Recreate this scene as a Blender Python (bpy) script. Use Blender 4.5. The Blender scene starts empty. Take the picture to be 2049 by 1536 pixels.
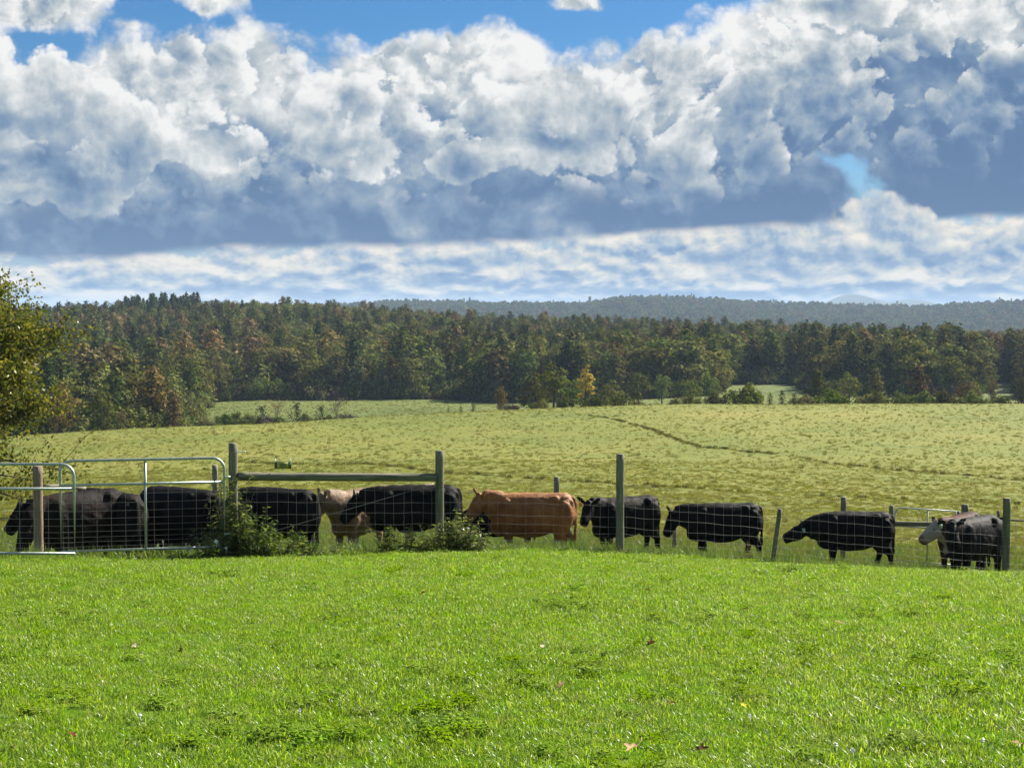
import bpy, bmesh, math, random
import numpy as np
from mathutils import Vector, Matrix, noise as mnoise

# ------------------------------------------------------------------ camera, sky, sun, exposure
SC = bpy.context.scene
COL = SC.collection
EYE = 1.65                     # eye height above the lawn where the camera stands
F = 3078.0                     # focal length in photo pixels (photo 2049 x 1536)
PITCH = math.atan(148.0 / F)
cam_d = bpy.data.cameras.new('camera')
cam = bpy.data.objects.new('camera', cam_d)
COL.objects.link(cam)
cam.location = (0, 0, EYE)
cam.rotation_euler = (math.pi / 2 - PITCH, 0, 0)
cam_d.sensor_width = 36.0
cam_d.lens = F / 2049.0 * 36.0
cam_d.clip_start = 0.1
cam_d.clip_end = 60000
SC.camera = cam

SUN_AZ, SUN_EL = math.radians(48), math.radians(38)      # azimuth to the right of straight ahead
SC.view_settings.view_transform = 'Standard'
SC.view_settings.look = 'None'
SC.view_settings.gamma = 1.0
SC.view_settings.use_curve_mapping = False
SC.view_settings.exposure = 1.55
GAIN = 2.0 ** SC.view_settings.exposure

cy = SC.cycles
cy.max_bounces = 6
cy.diffuse_bounces = 2
cy.glossy_bounces = 2
cy.transmission_bounces = 3
cy.transparent_max_bounces = 6
cy.volume_bounces = 0
cy.sample_clamp_indirect = 4.0
cy.use_denoising = True
cy.use_adaptive_sampling = True
cy.adaptive_threshold = 0.015

sun_d = bpy.data.lights.new('sun', 'SUN')
sun_d.energy = 5.0
sun_d.angle = math.radians(0.55)
sun_d.color = (1.0, 0.93, 0.80)
sun = bpy.data.objects.new('sun', sun_d)
COL.objects.link(sun)
SUN_DIR = Vector((math.sin(SUN_AZ) * math.cos(SUN_EL), math.cos(SUN_AZ) * math.cos(SUN_EL), math.sin(SUN_EL)))
sun.rotation_euler = SUN_DIR.to_track_quat('Z', 'Y').to_euler()
sun.location = (60, 60, 80)


def srgb(r, g, b):
    f = lambda c: c / 12.92 if c <= 0.04045 else ((c + 0.055) / 1.055) ** 2.4
    return (f(r / 255), f(g / 255), f(b / 255))


class NB:
    """tiny node expression builder"""
    def __init__(s, nt):
        s.nt = nt
        s.L = nt.links

    def n(s, t, **kw):
        x = s.nt.nodes.new(t)
        for k, v in kw.items():
            setattr(x, k, v)
        return x

    def set(s, sock, v):
        if isinstance(v, bpy.types.NodeSocket):
            s.L.new(v, sock)
        else:
            if sock.type == 'RGBA' and len(v) == 3:
                v = (*v, 1)
            sock.default_value = v

    def m(s, op, a, b=None, c=None, clamp=False):
        x = s.n('ShaderNodeMath', operation=op, use_clamp=clamp)
        s.set(x.inputs[0], a)
        if b is not None:
            s.set(x.inputs[1], b)
        if c is not None:
            s.set(x.inputs[2], c)
        return x.outputs[0]

    def add(s, a, b): return s.m('ADD', a, b)
    def sub(s, a, b): return s.m('SUBTRACT', a, b)
    def mul(s, a, b): return s.m('MULTIPLY', a, b)

    def sstep(s, v, a, b, o0=0.0, o1=1.0):
        x = s.n('ShaderNodeMapRange', interpolation_type='SMOOTHSTEP')
        s.set(x.inputs['Value'], v)
        s.set(x.inputs['From Min'], a)
        s.set(x.inputs['From Max'], b)
        s.set(x.inputs['To Min'], o0)
        s.set(x.inputs['To Max'], o1)
        return x.outputs[0]

    def lin(s, v, a, b, o0=0.0, o1=1.0):
        x = s.n('ShaderNodeMapRange')
        s.set(x.inputs['Value'], v)
        s.set(x.inputs['From Min'], a)
        s.set(x.inputs['From Max'], b)
        s.set(x.inputs['To Min'], o0)
        s.set(x.inputs['To Max'], o1)
        return x.outputs[0]

    def xyz(s, x, y, z=0.0):
        c = s.n('ShaderNodeCombineXYZ')
        s.set(c.inputs[0], x)
        s.set(c.inputs[1], y)
        s.set(c.inputs[2], z)
        return c.outputs[0]

    def v(s, op, a, b=None):
        x = s.n('ShaderNodeVectorMath', operation=op)
        s.set(x.inputs[0], a)
        if b is not None:
            if op == 'SCALE':
                s.set(x.inputs['Scale'], b)
            else:
                s.set(x.inputs[1], b)
        return x.outputs['Value'] if op in ('LENGTH', 'DOT_PRODUCT', 'DISTANCE') else x.outputs[0]

    def noise(s, vec, scale, detail=4.0, rough=0.5, dims='3D', lac=2.0, color=False, distortion=0.0, w=None):
        x = s.n('ShaderNodeTexNoise', noise_dimensions=dims)
        if vec is not None:
            s.set(x.inputs['Vector'], vec)
        s.set(x.inputs['Scale'], scale)
        s.set(x.inputs['Detail'], detail)
        s.set(x.inputs['Roughness'], rough)
        s.set(x.inputs['Lacunarity'], lac)
        s.set(x.inputs['Distortion'], distortion)
        return x.outputs['Color' if color else 'Fac']

    def voro(s, vec, scale, detail=0.0, rough=0.5, feature='SMOOTH_F1', dims='2D', smooth=0.6, lac=2.0):
        x = s.n('ShaderNodeTexVoronoi', voronoi_dimensions=dims, feature=feature)
        x.normalize = True
        s.set(x.inputs['Vector'], vec)
        s.set(x.inputs['Scale'], scale)
        s.set(x.inputs['Detail'], detail)
        s.set(x.inputs['Roughness'], rough)
        s.set(x.inputs['Lacunarity'], lac)
        if feature == 'SMOOTH_F1':
            s.set(x.inputs['Smoothness'], smooth)
        return x.outputs['Distance']

    def mix(s, f, a, b, mode='MIX'):
        x = s.n('ShaderNodeMix', data_type='RGBA', blend_type=mode)
        x.clamp_factor = True
        s.set(x.inputs[0], f)
        s.set(x.inputs[6], a)
        s.set(x.inputs[7], b)
        return x.outputs[2]

    def ramp(s, f, stops):
        x = s.n('ShaderNodeValToRGB')
        e = x.color_ramp.elements
        while len(e) < len(stops):
            e.new(0.5)
        for i, (p, c) in enumerate(stops):
            e[i].position = p
            e[i].color = (*c, 1) if len(c) == 3 else c
        s.set(x.inputs[0], f)
        return x.outputs[0]


# ---- the sky: a clear Nishita sky with layers of cumulus in it, laid out by direction
world = bpy.data.worlds.new('World')
SC.world = world
world.use_nodes = True
wt = world.node_tree
wt.nodes.clear()
W = NB(wt)
world.cycles.sampling_method = 'MANUAL'
world.cycles.sample_map_resolution = 512
sky = W.n('ShaderNodeTexSky', sky_type='NISHITA', sun_disc=False, sun_elevation=SUN_EL, sun_rotation=SUN_AZ,
          altitude=200.0, air_density=1.0, dust_density=0.3, ozone_density=3.0)
tc = W.n('ShaderNodeTexCoord')
dirv = tc.outputs['Generated']
sep = W.n('ShaderNodeSeparateXYZ')
wt.links.new(dirv, sep.inputs[0])
K = F / 1000.0
AZ = W.m('ARCTAN2', sep.outputs[0], sep.outputs[1])
EL = W.m('ARCSINE', sep.outputs[2])
AX = W.mul(AZ, K)
AY = W.mul(EL, K)
P0 = W.xyz(AX, AY)
# gentle domain warp shared by all layers
wv = W.noise(P0, 2.6, 4.0, 0.55, '2D', color=True)
wv = W.v('SCALE', W.v('SUBTRACT', wv, (0.5, 0.5, 0.5)), 0.17)
PW = W.v('ADD', P0, wv)
PB = W.v('ADD', P0, W.v('SCALE', wv, 0.45))
SUN2 = (0.62, 0.78)


def PX(px, py):
    return ((px - 1024.5) / 1000.0, (620.0 - py) / 1000.0)


def col(c):
    return tuple(v / GAIN for v in srgb(*c))


def blob_field(P, blobs):
    """largest of soft ellipses given in photo pixels (cx, cy, rx, ry[, gain])"""
    out = None
    for b in blobs:
        cx, cy_, rx, ry = b[:4]
        g = b[4] if len(b) > 4 else 1.0
        x, y = PX(cx, cy_)
        d = W.v('MULTIPLY', W.v('SUBTRACT', P, (x, y, 0)), (1000.0 / rx, 1000.0 / ry, 0))
        l = W.v('LENGTH', d)
        f = W.mul(W.m('SUBTRACT', 1.0, l), g)
        out = f if out is None else W.m('SMOOTH_MAX', out, f, 0.25)
    return out


SKY_STOPS = [(0.0, col((94, 124, 162))), (0.22, col((118, 145, 177))), (0.45, col((154, 172, 189))), (0.66, col((189, 198, 204))),
             (0.84, col((220, 224, 225))), (1.0, col((245, 245, 243)))]
WARM_STOPS = [(0.0, col((108, 144, 186))), (0.3, col((142, 169, 198))), (0.55, col((186, 199, 209))), (0.8, col((224, 223, 216))), (1.0, col((246, 239, 226)))]


def field_pair(seed, scale, stretch, off, fine=0.5, P=None):
    """a billowing density field here and a little way towards the sun"""
    out = []
    for o in (0.0, off):
        q = W.v('ADD', W.v('MULTIPLY', P or PB, (1.0, stretch, 1.0)), (seed * 3.17 + SUN2[0] * o, seed * 1.91 + SUN2[1] * o * stretch, 0))
        a = W.noise(q, scale, 7.0, 0.55, '2D')
        b = W.voro(q, scale * 2.1, 3.4, fine, feature='F1', lac=2.3)
        out.append(W.add(W.mul(W.sub(a, 0.5), 1.15), W.mul(W.sub(0.40, b), 1.15)))
    return out[0], W.sub(out[0], out[1])


def layer(base, D, shade, edge, stops):
    return W.mix(W.sstep(D, edge[0], edge[1]), base, W.ramp(shade, stops))


def flat_base(y0, y1, soft, wobble, seed):
    by = W.lin(AX, -1.0245, 1.0245, (620 - y0) / 1000, (620 - y1) / 1000)
    wob = W.mul(W.sub(W.noise(W.v('ADD', P0, (seed, 0, 0)), 3.0, 4.0, 0.5, '2D'), 0.5), wobble)
    return W.add(W.sub(AY, by), wob)


skyc = W.mix(1.0, sky.outputs[0], (0.0190, 0.0258, 0.0325), 'MULTIPLY')
hs = W.n('ShaderNodeHueSaturation')
W.set(hs.inputs['Color'], skyc)
hs.inputs['Saturation'].default_value = 1.12
cur = W.mix(W.sstep(AY, 0.34, 0.0, 0.0, 0.9), hs.outputs[0], col((160, 186, 210)))

# cumulus beyond the frame, all round the sky
gen = W.lin(W.noise(W.v('MULTIPLY', dirv, (1.0, 1.0, 1.7)), 2.3, 2.0, 0.5), 0.36, 0.64, -0.9, 0.55)
inview = W.mul(W.sstep(W.m('ABSOLUTE', AX), 1.05, 1.45, 1, 0), W.sstep(AY, 0.66, 0.95, 1, 0))
gen = W.sub(gen, W.mul(inview, 3.0))
nA, gA = field_pair(7.0, 3.4, 1.15, 0.05)
nB, gB = field_pair(21.0, 4.6, 1.05, 0.035)


def deck_pair(off):
    """a deck of small far cumulus that flattens towards the horizon, here and a little towards the sun"""
    out = []
    for o in (0.0, off):
        ay = W.add(W.add(AY, 0.15 + SUN2[1] * o), W.mul(W.sub(W.noise(P0, 9.0, 2.0, 0.5, '2D'), 0.5), 0.02))
        inv = W.m('DIVIDE', 1.0, W.m('MAXIMUM', ay, 0.02))
        q = W.xyz(W.mul(W.add(AX, SUN2[0] * o), 7.0), W.mul(inv, 0.78))
        a = W.noise(q, 1.15, 6.0, 0.56, '2D')
        b = W.voro(q, 1.9, 2.6, 0.5, feature='F1', lac=2.3)
        out.append(W.add(W.mul(W.sub(a, 0.5), 1.6), W.mul(W.sub(0.42, b), 0.8)))
    return out[0], W.sub(out[0], out[1])


nC, gC = deck_pair(0.016)
nD, gD = field_pair(41.0, 6.2, 1.1, 0.028)
right = W.sstep(AX, 0.30, 0.72)
# overall light: bright tops, blue-grey flat base, the mass on the right in shade
hb = flat_base(520, 436, 10, 0.05, 5.0)
M = W.sub(W.sstep(hb, 0.0, 0.36, 0.05, 0.66), W.mul(W.mul(right, W.sstep(AY, 0.66, 0.42)), 0.34))
big = [W.voro(W.v('ADD', PW, (3.3 + SUN2[0] * o, 8.1 + SUN2[1] * o, 0)), 4.2, 1.0, 0.5, feature='F1') for o in (0.0, 0.075)]
M = W.add(M, W.mul(W.mul(W.sub(big[1], big[0]), 0.75), W.sstep(hb, 0.04, 0.16)))
# 1: far band just above the hills
L1 = blob_field(P0, [(1250, 590, 2300, 150, 1.25), (1650, 530, 1000, 120, 1.25)])
D1 = W.add(L1, W.mul(nC, 0.95))
s1 = W.add(W.add(0.42, W.mul(gC, 1.7)), W.sstep(D1, 0.35, 1.2, 0.40, -0.05))
cur = layer(cur, D1, s1, (0.16, 0.48), WARM_STOPS)
# 2: the big cloud
L2 = blob_field(PW, [(100, 40, 200, 90, .9), (440, 5, 100, 70, .7), (420, 240, 330, 190), (930, 250, 420, 210), (1250, 260, 400, 200), (150, 370, 520, 280),
                     (1660, 120, 330, 150), (1970, 150, 280, 260), (1118, 26, 70, 34, .5), (700, 430, 950, 130, 1.4), (1450, 390, 270, 110, 1.2), (1930, 380, 250, 170), (1760, 250, 220, 130, 1.0), (1600, 250, 160, 110, .9), (1850, 360, 170, 90, 1.0), (1700, 285, 150, 70, 1.0)])
D2 = W.add(W.m('MAXIMUM', L2, gen), W.mul(nA, 0.62))
a2 = W.mul(W.sstep(D2, 0.14, 0.36), W.sstep(hb, -0.010, 0.012))
s2 = W.add(W.add(M, W.mul(gA, 1.15)), W.mul(W.sstep(D2, 0.12, 0.6, 1, 0), 0.30))
cur = W.mix(a2, cur, W.ramp(s2, SKY_STOPS))
# billows all over it: crisp on the side of the sun, fading into the cloud below
D2b = W.add(W.m('MINIMUM', W.mul(D2, 0.5), 0.22), W.mul(nD, 0.95))
s2b = W.add(W.add(W.mul(M, 0.86), W.mul(gD, 1.3)), W.sstep(D2b, 0.25, 0.75, 0.32, -0.10))
a2b = W.mul(W.mul(W.sstep(D2b, 0.22, 0.32), W.sstep(D2b, 0.95, 0.45)), W.mul(W.sstep(hb, 0.05, 0.16), a2))
cur = W.mix(a2b, cur, W.ramp(s2b, SKY_STOPS))
# 3: towers standing out in front of it
L3 = blob_field(PW, [(70, 300, 270, 190), (240, 330, 120, 100, .9), (430, 310, 130, 70, .9), (60, 420, 150, 50, .8), (690, 250, 120, 80), (740, 320, 150, 55, .9),
                     (940, 330, 110, 50, .8), (1120, 250, 240, 110), (1370, 300, 100, 100), (1390, 390, 60, 60, .8), (1520, 322, 40, 60, .5), (1240, 385, 30, 46, .45), (1690, 40, 170, 60, .8), (400, 150, 60, 45, .7),
                     (1950, 90, 110, 60, .6)])
D3 = W.add(W.mul(L3, 0.8), W.mul(nB, 0.95))
core = W.sstep(D3, 0.22, 0.85)
s3 = W.add(W.add(W.mul(M, 0.70), W.mul(gB, 1.25)), W.lin(core, 0, 1, 0.46, 0.06))
a3 = W.mul(W.sstep(D3, 0.22, 0.34), W.sstep(hb, 0.02, 0.10))
a3 = W.mul(a3, W.sstep(W.sub(0.9, W.mul(D3, 1.0)), -0.25, 0.35))
cur = W.mix(a3, cur, W.ramp(s3, SKY_STOPS))
# 4: low cumulus below the base
L4 = blob_field(PW, [(1770, 450, 140, 60), (1560, 520, 400, 55), (1000, 530, 300, 35, .8), (1980, 500, 200, 50)])
D4 = W.add(L4, W.mul(W.add(nC, nB), 0.45))
s4 = W.add(W.add(0.44, W.mul(gC, 1.2)), W.lin(W.sstep(D4, 0.2, 0.9), 0, 1, 0.30, -0.1))
cur = layer(cur, D4, s4, (0.24, 0.42), WARM_STOPS)
bg = W.n('ShaderNodeBackground')
W.set(bg.inputs['Color'], cur)
bg.inputs['Strength'].default_value = 1.0
wo = W.n('ShaderNodeOutputWorld')
wt.links.new(bg.outputs[0], wo.inputs['Surface'])

# ------------------------------------------------------------------ helpers
rng = np.random.default_rng(12)
R_ = random.Random(5)


def tag(o, label=None, cat=None, group=None, kind=None):
    if label: o['label'] = label
    if cat: o['category'] = cat
    if group: o['group'] = group
    if kind: o['kind'] = kind
    return o


def link(name, mesh, parent=None, loc=None):
    o = bpy.data.objects.new(name, mesh)
    COL.objects.link(o)
    if parent is not None:
        o.parent = parent
    if loc is not None:
        o.location = loc
    return o


def empty(name, loc, rz=0.0):
    o = bpy.data.objects.new(name, None)
    COL.objects.link(o)
    o.empty_display_size = 0.2
    o.location = loc
    o.rotation_euler = (0, 0, rz)
    return o


def mesh_np(name, V, Fc, mats=(), tint=None, smooth=False, midx=None):
    """V (n,3), Fc list of int arrays (m,k): quads and triangles may be mixed"""
    me = bpy.data.meshes.new(name)
    V = np.asarray(V, dtype=np.float32)
    if not isinstance(Fc, (list, tuple)):
        Fc = [Fc]
    Fc = [np.asarray(f, dtype=np.int32) for f in Fc if len(f)]
    nl = sum(f.size for f in Fc)
    nf = sum(len(f) for f in Fc)
    me.vertices.add(len(V))
    me.vertices.foreach_set('co', V.ravel())
    me.loops.add(nl)
    me.loops.foreach_set('vertex_index', np.concatenate([f.ravel() for f in Fc]))
    me.polygons.add(nf)
    tot = np.concatenate([np.full(len(f), f.shape[1], dtype=np.int32) for f in Fc])
    st = np.concatenate([[0], np.cumsum(tot)[:-1]]).astype(np.int32)
    me.polygons.foreach_set('loop_start', st)
    if smooth:
        me.polygons.foreach_set('use_smooth', np.ones(nf, dtype=bool))
    if midx is not None:
        me.polygons.foreach_set('material_index', np.asarray(midx, dtype=np.int32))
    for m in mats:
        me.materials.append(m)
    me.update(calc_edges=True)
    if tint is not None:
        at_ = me.attributes.new('tint', 'FLOAT', 'FACE')
        at_.data.foreach_set('value', np.asarray(tint, dtype=np.float32))
    return me


class Geo:
    """collects vertices and faces of one part"""
    def __init__(s):
        s.V, s.Q, s.T, s.n = [], [], [], 0

    def add(s, V, Q=None, T=None):
        V = np.asarray(V, dtype=np.float64)
        s.V.append(V)
        if Q is not None and len(Q): s.Q.append(np.asarray(Q) + s.n)
        if T is not None and len(T): s.T.append(np.asarray(T) + s.n)
        s.n += len(V)

    def tube(s, pts, rad, n=8, cap=True, squash=None):
        pts = np.asarray(pts, dtype=np.float64)
        m = len(pts)
        rad = np.broadcast_to(np.asarray(rad, dtype=np.float64), (m,))
        tan = np.gradient(pts, axis=0)
        tan /= np.linalg.norm(tan, axis=1)[:, None] + 1e-12
        ref = np.array([0.0, 0, 1]) if abs(tan[:, 2]).mean() < 0.8 else np.array([1.0, 0, 0])
        a = np.cross(tan, ref)
        a /= np.linalg.norm(a, axis=1)[:, None] + 1e-12
        b = np.cross(a, tan)
        th = np.linspace(0, 2 * np.pi, n, endpoint=False)
        V = pts[:, None, :] + rad[:, None, None] * (np.cos(th)[None, :, None] * a[:, None, :] + np.sin(th)[None, :, None] * b[:, None, :])
        V = V.reshape(-1, 3)
        i = np.arange(m - 1)[:, None] * n
        j = np.arange(n)[None, :]
        Q = np.stack([i + j, i + (j + 1) % n, i + n + (j + 1) % n, i + n + j], -1).reshape(-1, 4)
        T = []
        if cap:
            V = np.vstack([V, pts[0], pts[-1]])
            k = m * n
            T = [(k, (q + 1) % n, q) for q in range(n)] + [(k + 1, (m - 1) * n + q, (m - 1) * n + (q + 1) % n) for q in range(n)]
        s.add(V, Q, T)

    def box(s, c, h, M=None):
        v = np.array([[x, y, z] for x in (-1, 1) for y in (-1, 1) for z in (-1, 1)], dtype=float) * np.asarray(h)
        if M is not None:
            v = v @ np.asarray(M).T
        s.add(v + np.asarray(c), [(0, 1, 3, 2), (4, 6, 7, 5), (0, 4, 5, 1), (2, 3, 7, 6), (0, 2, 6, 4), (1, 5, 7, 3)])

    def cards(s, C, size, up=None, flat=0.0, aspect=0.6, nrm=None, jit=0.45):
        """leaf-like diamonds at points C, random facing; flat>0 biases them horizontal"""
        n = len(C)
        nn = rng.normal(size=(n, 3))
        nn[:, 2] = nn[:, 2] * (1 - 0.5 * flat) + flat * 1.5 * np.sign(rng.normal(size=n) + 1.2)
        if nrm is not None:
            nn = np.asarray(nrm) + rng.normal(size=(n, 3)) * jit
        nn /= np.linalg.norm(nn, axis=1)[:, None]
        a = np.cross(nn, rng.normal(size=(n, 3)))
        a /= np.linalg.norm(a, axis=1)[:, None]
        b = np.cross(nn, a)
        sz = np.broadcast_to(np.asarray(size), (n,))[:, None]
        V = np.stack([C - a * sz, C + b * sz * aspect, C + a * sz, C - b * sz * aspect], 1).reshape(-1, 3)
        s.add(V, np.arange(n * 4).reshape(-1, 4))

    def mesh(s, name, mats, smooth=False, tint=None):
        V = np.vstack(s.V)
        Fc = ([np.vstack(s.Q)] if s.Q else []) + ([np.vstack(s.T)] if s.T else [])
        if tint == 'rand':
            tint = rng.random(sum(len(f) for f in Fc))
        return mesh_np(name, V, Fc, mats, tint, smooth)


def at(px, py, d):
    """world point seen at photo pixel (px, py) at forward distance d"""
    X = (px - 1024.5) / F
    Y = (768.0 - py) / F
    ca, sa = math.cos(PITCH), math.sin(PITCH)
    fy, fz = ca + Y * sa, -sa + Y * ca
    return Vector((X * d / fy, d, EYE + fz * d / fy))


def px_of(x, y, z):
    ca, sa = math.cos(PITCH), math.sin(PITCH)
    dz = z - EYE
    dep = y * ca - dz * sa
    return 1024.5 + F * x / dep, 768.0 - F * (y * sa + dz * ca) / dep


# ------------------------------------------------------------------ the lie of the land
TD = [0.0, 8, 16, 21.5, 24.5, 26, 30, 34, 45, 60, 80, 110, 140, 170, 200, 240, 280, 330, 380, 450, 550, 650, 760, 900, 1300, 1800]
TP = [-700.0, 0, 500, 1024, 1500, 2049, 2800]
TZ = np.array([
    [1.65, 1.65, 1.65, 1.65, 1.65, 1.65, 1.65],
    [2.34, 2.34, 2.34, 2.34, 2.34, 2.34, 2.34],
    [3.00, 3.02, 3.03, 3.03, 3.04, 3.06, 3.10],
    [3.46, 3.50, 3.55, 3.53, 3.62, 3.72, 3.80],
    [4.30, 4.28, 3.92, 3.87, 4.06, 4.32, 4.50],
    [4.62, 4.60, 4.28, 4.14, 4.34, 4.66, 4.85],
    [5.00, 4.95, 4.80, 4.78, 4.95, 5.36, 5.60],
    [5.30, 5.30, 5.20, 5.25, 5.50, 5.85, 6.10],
    [6.40, 6.30, 6.20, 6.30, 6.55, 6.90, 7.10],
    [8.00, 7.60, 7.40, 7.45, 7.60, 8.00, 8.20],
    [10.0, 9.30, 8.80, 8.70, 8.75, 9.10, 9.30],
    [12.4, 11.2, 10.3, 9.90, 9.80, 9.95, 10.2],
    [14.2, 12.7, 11.3, 10.6, 10.3, 10.3, 10.6],
    [15.8, 14.1, 12.5, 11.4, 10.8, 10.6, 11.0],
    [19.0, 17.5, 15.5, 12.9, 12.4, 12.5, 13.0],
    [23.5, 22.0, 18.7, 16.8, 15.9, 16.2, 16.5],
    [26.0, 25.0, 19.2, 19.3, 18.8, 19.2, 19.5],
    [26.0, 25.0, 19.8, 19.8, 18.6, 18.9, 19.0],
    [23.0, 22.5, 20.4, 20.0, 18.8, 19.0, 19.0],
    [18.0, 17.0, 15.5, 17.0, 17.7, 18.6, 18.6],
    [11.0, 10.6, 9.0, 13.6, 16.2, 18.4, 18.4],
    [7.0, 7.0, 4.4, 10.4, 13.4, 17.2, 17.2],
    [15., 15., 13., 18., 20., 24., 24.],
    [30., 30., 30., 32., 34., 36., 36.],
    [60., 60., 60., 60., 60., 60., 60.],
    [75., 75., 75., 75., 75., 75., 75.]])


def pchip(x, y, xi):
    x, y = np.asarray(x, float), np.asarray(y, float)
    h = np.diff(x)
    dl = np.diff(y) / h
    m = np.zeros_like(y)
    m[1:-1] = np.where(dl[:-1] * dl[1:] > 0, 2 * dl[:-1] * dl[1:] / (dl[:-1] + dl[1:] + 1e-12), 0)
    m[0], m[-1] = dl[0], dl[-1]
    xi = np.clip(xi, x[0], x[-1])
    k = np.clip(np.searchsorted(x, xi) - 1, 0, len(x) - 2)
    t = (xi - x[k]) / h[k]
    return ((1 + 2 * t) * (1 - t) ** 2 * y[k] + t * (1 - t) ** 2 * h[k] * m[k] + t * t * (3 - 2 * t) * y[k + 1] + t * t * (t - 1) * h[k] * m[k + 1])


_GD = np.concatenate([np.linspace(0, 60, 241)[:-1], np.geomspace(60, 1800, 400)])
_GP = np.linspace(-700, 2800, 141)
_G1 = np.stack([pchip(TD, TZ[:, c], _GD) for c in range(len(TP))], 1)
_G2 = np.stack([pchip(TP, _G1[r], _GP) for r in range(len(_GD))], 0)


def ground(x, y):
    """height of the land at x, y (arrays or numbers)"""
    x, y = np.asarray(x, float), np.asarray(y, float)
    yy = np.maximum(y, 0.0)
    p = np.clip(1024.5 + F * x / np.maximum(yy, 14.0), _GP[0], _GP[-1])
    a = np.clip(np.interp(yy, _GD, np.arange(len(_GD))), 0, len(_GD) - 1.001)
    b = np.clip((p - _GP[0]) / (_GP[1] - _GP[0]), 0, len(_GP) - 1.001)
    i, j = a.astype(int), b.astype(int)
    u, v = a - i, b - j
    z = (_G2[i, j] * (1 - u) * (1 - v) + _G2[i + 1, j] * u * (1 - v) + _G2[i, j + 1] * (1 - u) * v + _G2[i + 1, j + 1] * u * v)
    w = 0.05 * np.sin(x * 0.9 + 1.3 * np.sin(y * 0.31)) * np.sin(y * 0.7 + x * 0.23) * np.clip((yy - 26) / 20, 0, 1)
    w2 = 0.18 * np.sin(x * 0.13 + 2.0) * np.sin(y * 0.09 + x * 0.05) * np.clip((yy - 40) / 40, 0, 1)
    w3 = 0.02 * np.sin(x * 1.7 + 0.4) * np.sin(y * 1.1 + 0.7 * x) * np.clip(yy / 6, 0, 1)
    return EYE - z + w + w2 + w3


def G(x, y):
    return float(ground(x, y))


def ground_hit(px, py, d0=27.0, d1=900.0):
    ds = np.geomspace(d0, d1, 1500)
    a, b = at(px, py, 1.0), None
    x = ds * a.x
    z = EYE + ds * (a.z - EYE)
    below = z <= ground(x, ds)
    k = int(np.argmax(below)) if below.any() else len(ds) - 1
    return x[k], ds[k], float(ground(x[k], ds[k]))


# fence line: forward distance of the lawn's edge as a function of x
FX = np.array([-40.0, -9.0, -7.0, -4.6, -1.2, 1.8, 4.5, 8.35, 40.0])
FY = np.array([19.0, 21.4, 22.0, 23.3, 24.4, 25.0, 25.5, 26.0, 30.0])


def fence_y(x):
    return np.interp(x, FX, FY)


# ------------------------------------------------------------------ materials
def material(name):
    m = bpy.data.materials.new(name)
    m.use_nodes = True
    m.node_tree.nodes.clear()
    b = NB(m.node_tree)
    out = b.n('ShaderNodeOutputMaterial')
    return m, b, out


def principled(b, out, color, rough=0.7, metallic=0.0, spec=0.5, bump=None, bump_d=0.02, bump_s=0.5, sheen=0.0):
    p = b.n('ShaderNodeBsdfPrincipled')
    b.set(p.inputs['Base Color'], color)
    b.set(p.inputs['Roughness'], rough)
    b.set(p.inputs['Metallic'], metallic)
    b.set(p.inputs['Specular IOR Level'], spec)
    if sheen:
        p.inputs['Sheen Weight'].default_value = sheen
        p.inputs['Sheen Roughness'].default_value = 0.45
    if bump is not None:
        bp = b.n('ShaderNodeBump')
        bp.inputs['Strength'].default_value = bump_s
        bp.inputs['Distance'].default_value = bump_d
        b.set(bp.inputs['Height'], bump)
        b.L.new(bp.outputs[0], p.inputs['Normal'])
    b.L.new(p.outputs[0], out.inputs['Surface'])
    return p


def leaf_mat(name, c1, c2, c3=None, trans=0.4, gloss=0.0, jitter=0.35, hue=0.03, rough=0.35):
    """thin leaves: colour varies leaf by leaf ('tint') and plant by plant"""
    m, b, out = material(name)
    t = b.n('ShaderNodeAttribute', attribute_name='tint').outputs['Fac']
    oi = b.n('ShaderNodeObjectInfo').outputs['Random']
    stops = [(0.0, c1), (1.0, c2)] if c3 is None else [(0.0, c1), (0.6, c2), (1.0, c3)]
    c = b.ramp(t, stops)
    h = b.n('ShaderNodeHueSaturation')
    b.set(h.inputs['Color'], c)
    b.set(h.inputs['Hue'], b.lin(b.m('FRACT', b.mul(oi, 7.31)), 0, 1, 0.5 - hue, 0.5 + hue))
    b.set(h.inputs['Value'], b.lin(oi, 0, 1, 1 - jitter, 1 + jitter))
    b.set(h.inputs['Saturation'], b.lin(b.m('FRACT', b.mul(oi, 3.7)), 0, 1, 0.85, 1.1))
    d = b.n('ShaderNodeBsdfDiffuse')
    b.set(d.inputs['Color'], h.outputs[0])
    tr = b.n('ShaderNodeBsdfTranslucent')
    b.set(tr.inputs['Color'], b.mix(1.0, h.outputs[0], (1.25, 1.2, 0.7), 'MULTIPLY'))
    mx = b.n('ShaderNodeMixShader')
    mx.inputs[0].default_value = trans
    b.L.new(d.outputs[0], mx.inputs[1])
    b.L.new(tr.outputs[0], mx.inputs[2])
    s = mx.outputs[0]
    if gloss:
        g = b.n('ShaderNodeBsdfGlossy')
        g.inputs['Roughness'].default_value = rough
        g.inputs['Color'].default_value = (1, 1, 1, 1)
        m2 = b.n('ShaderNodeMixShader')
        b.set(m2.inputs[0], gloss * 0.05)
        b.L.new(s, m2.inputs[1])
        b.L.new(g.outputs[0], m2.inputs[2])
        s = m2.outputs[0]
    b.L.new(s, out.inputs['Surface'])
    return m


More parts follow.
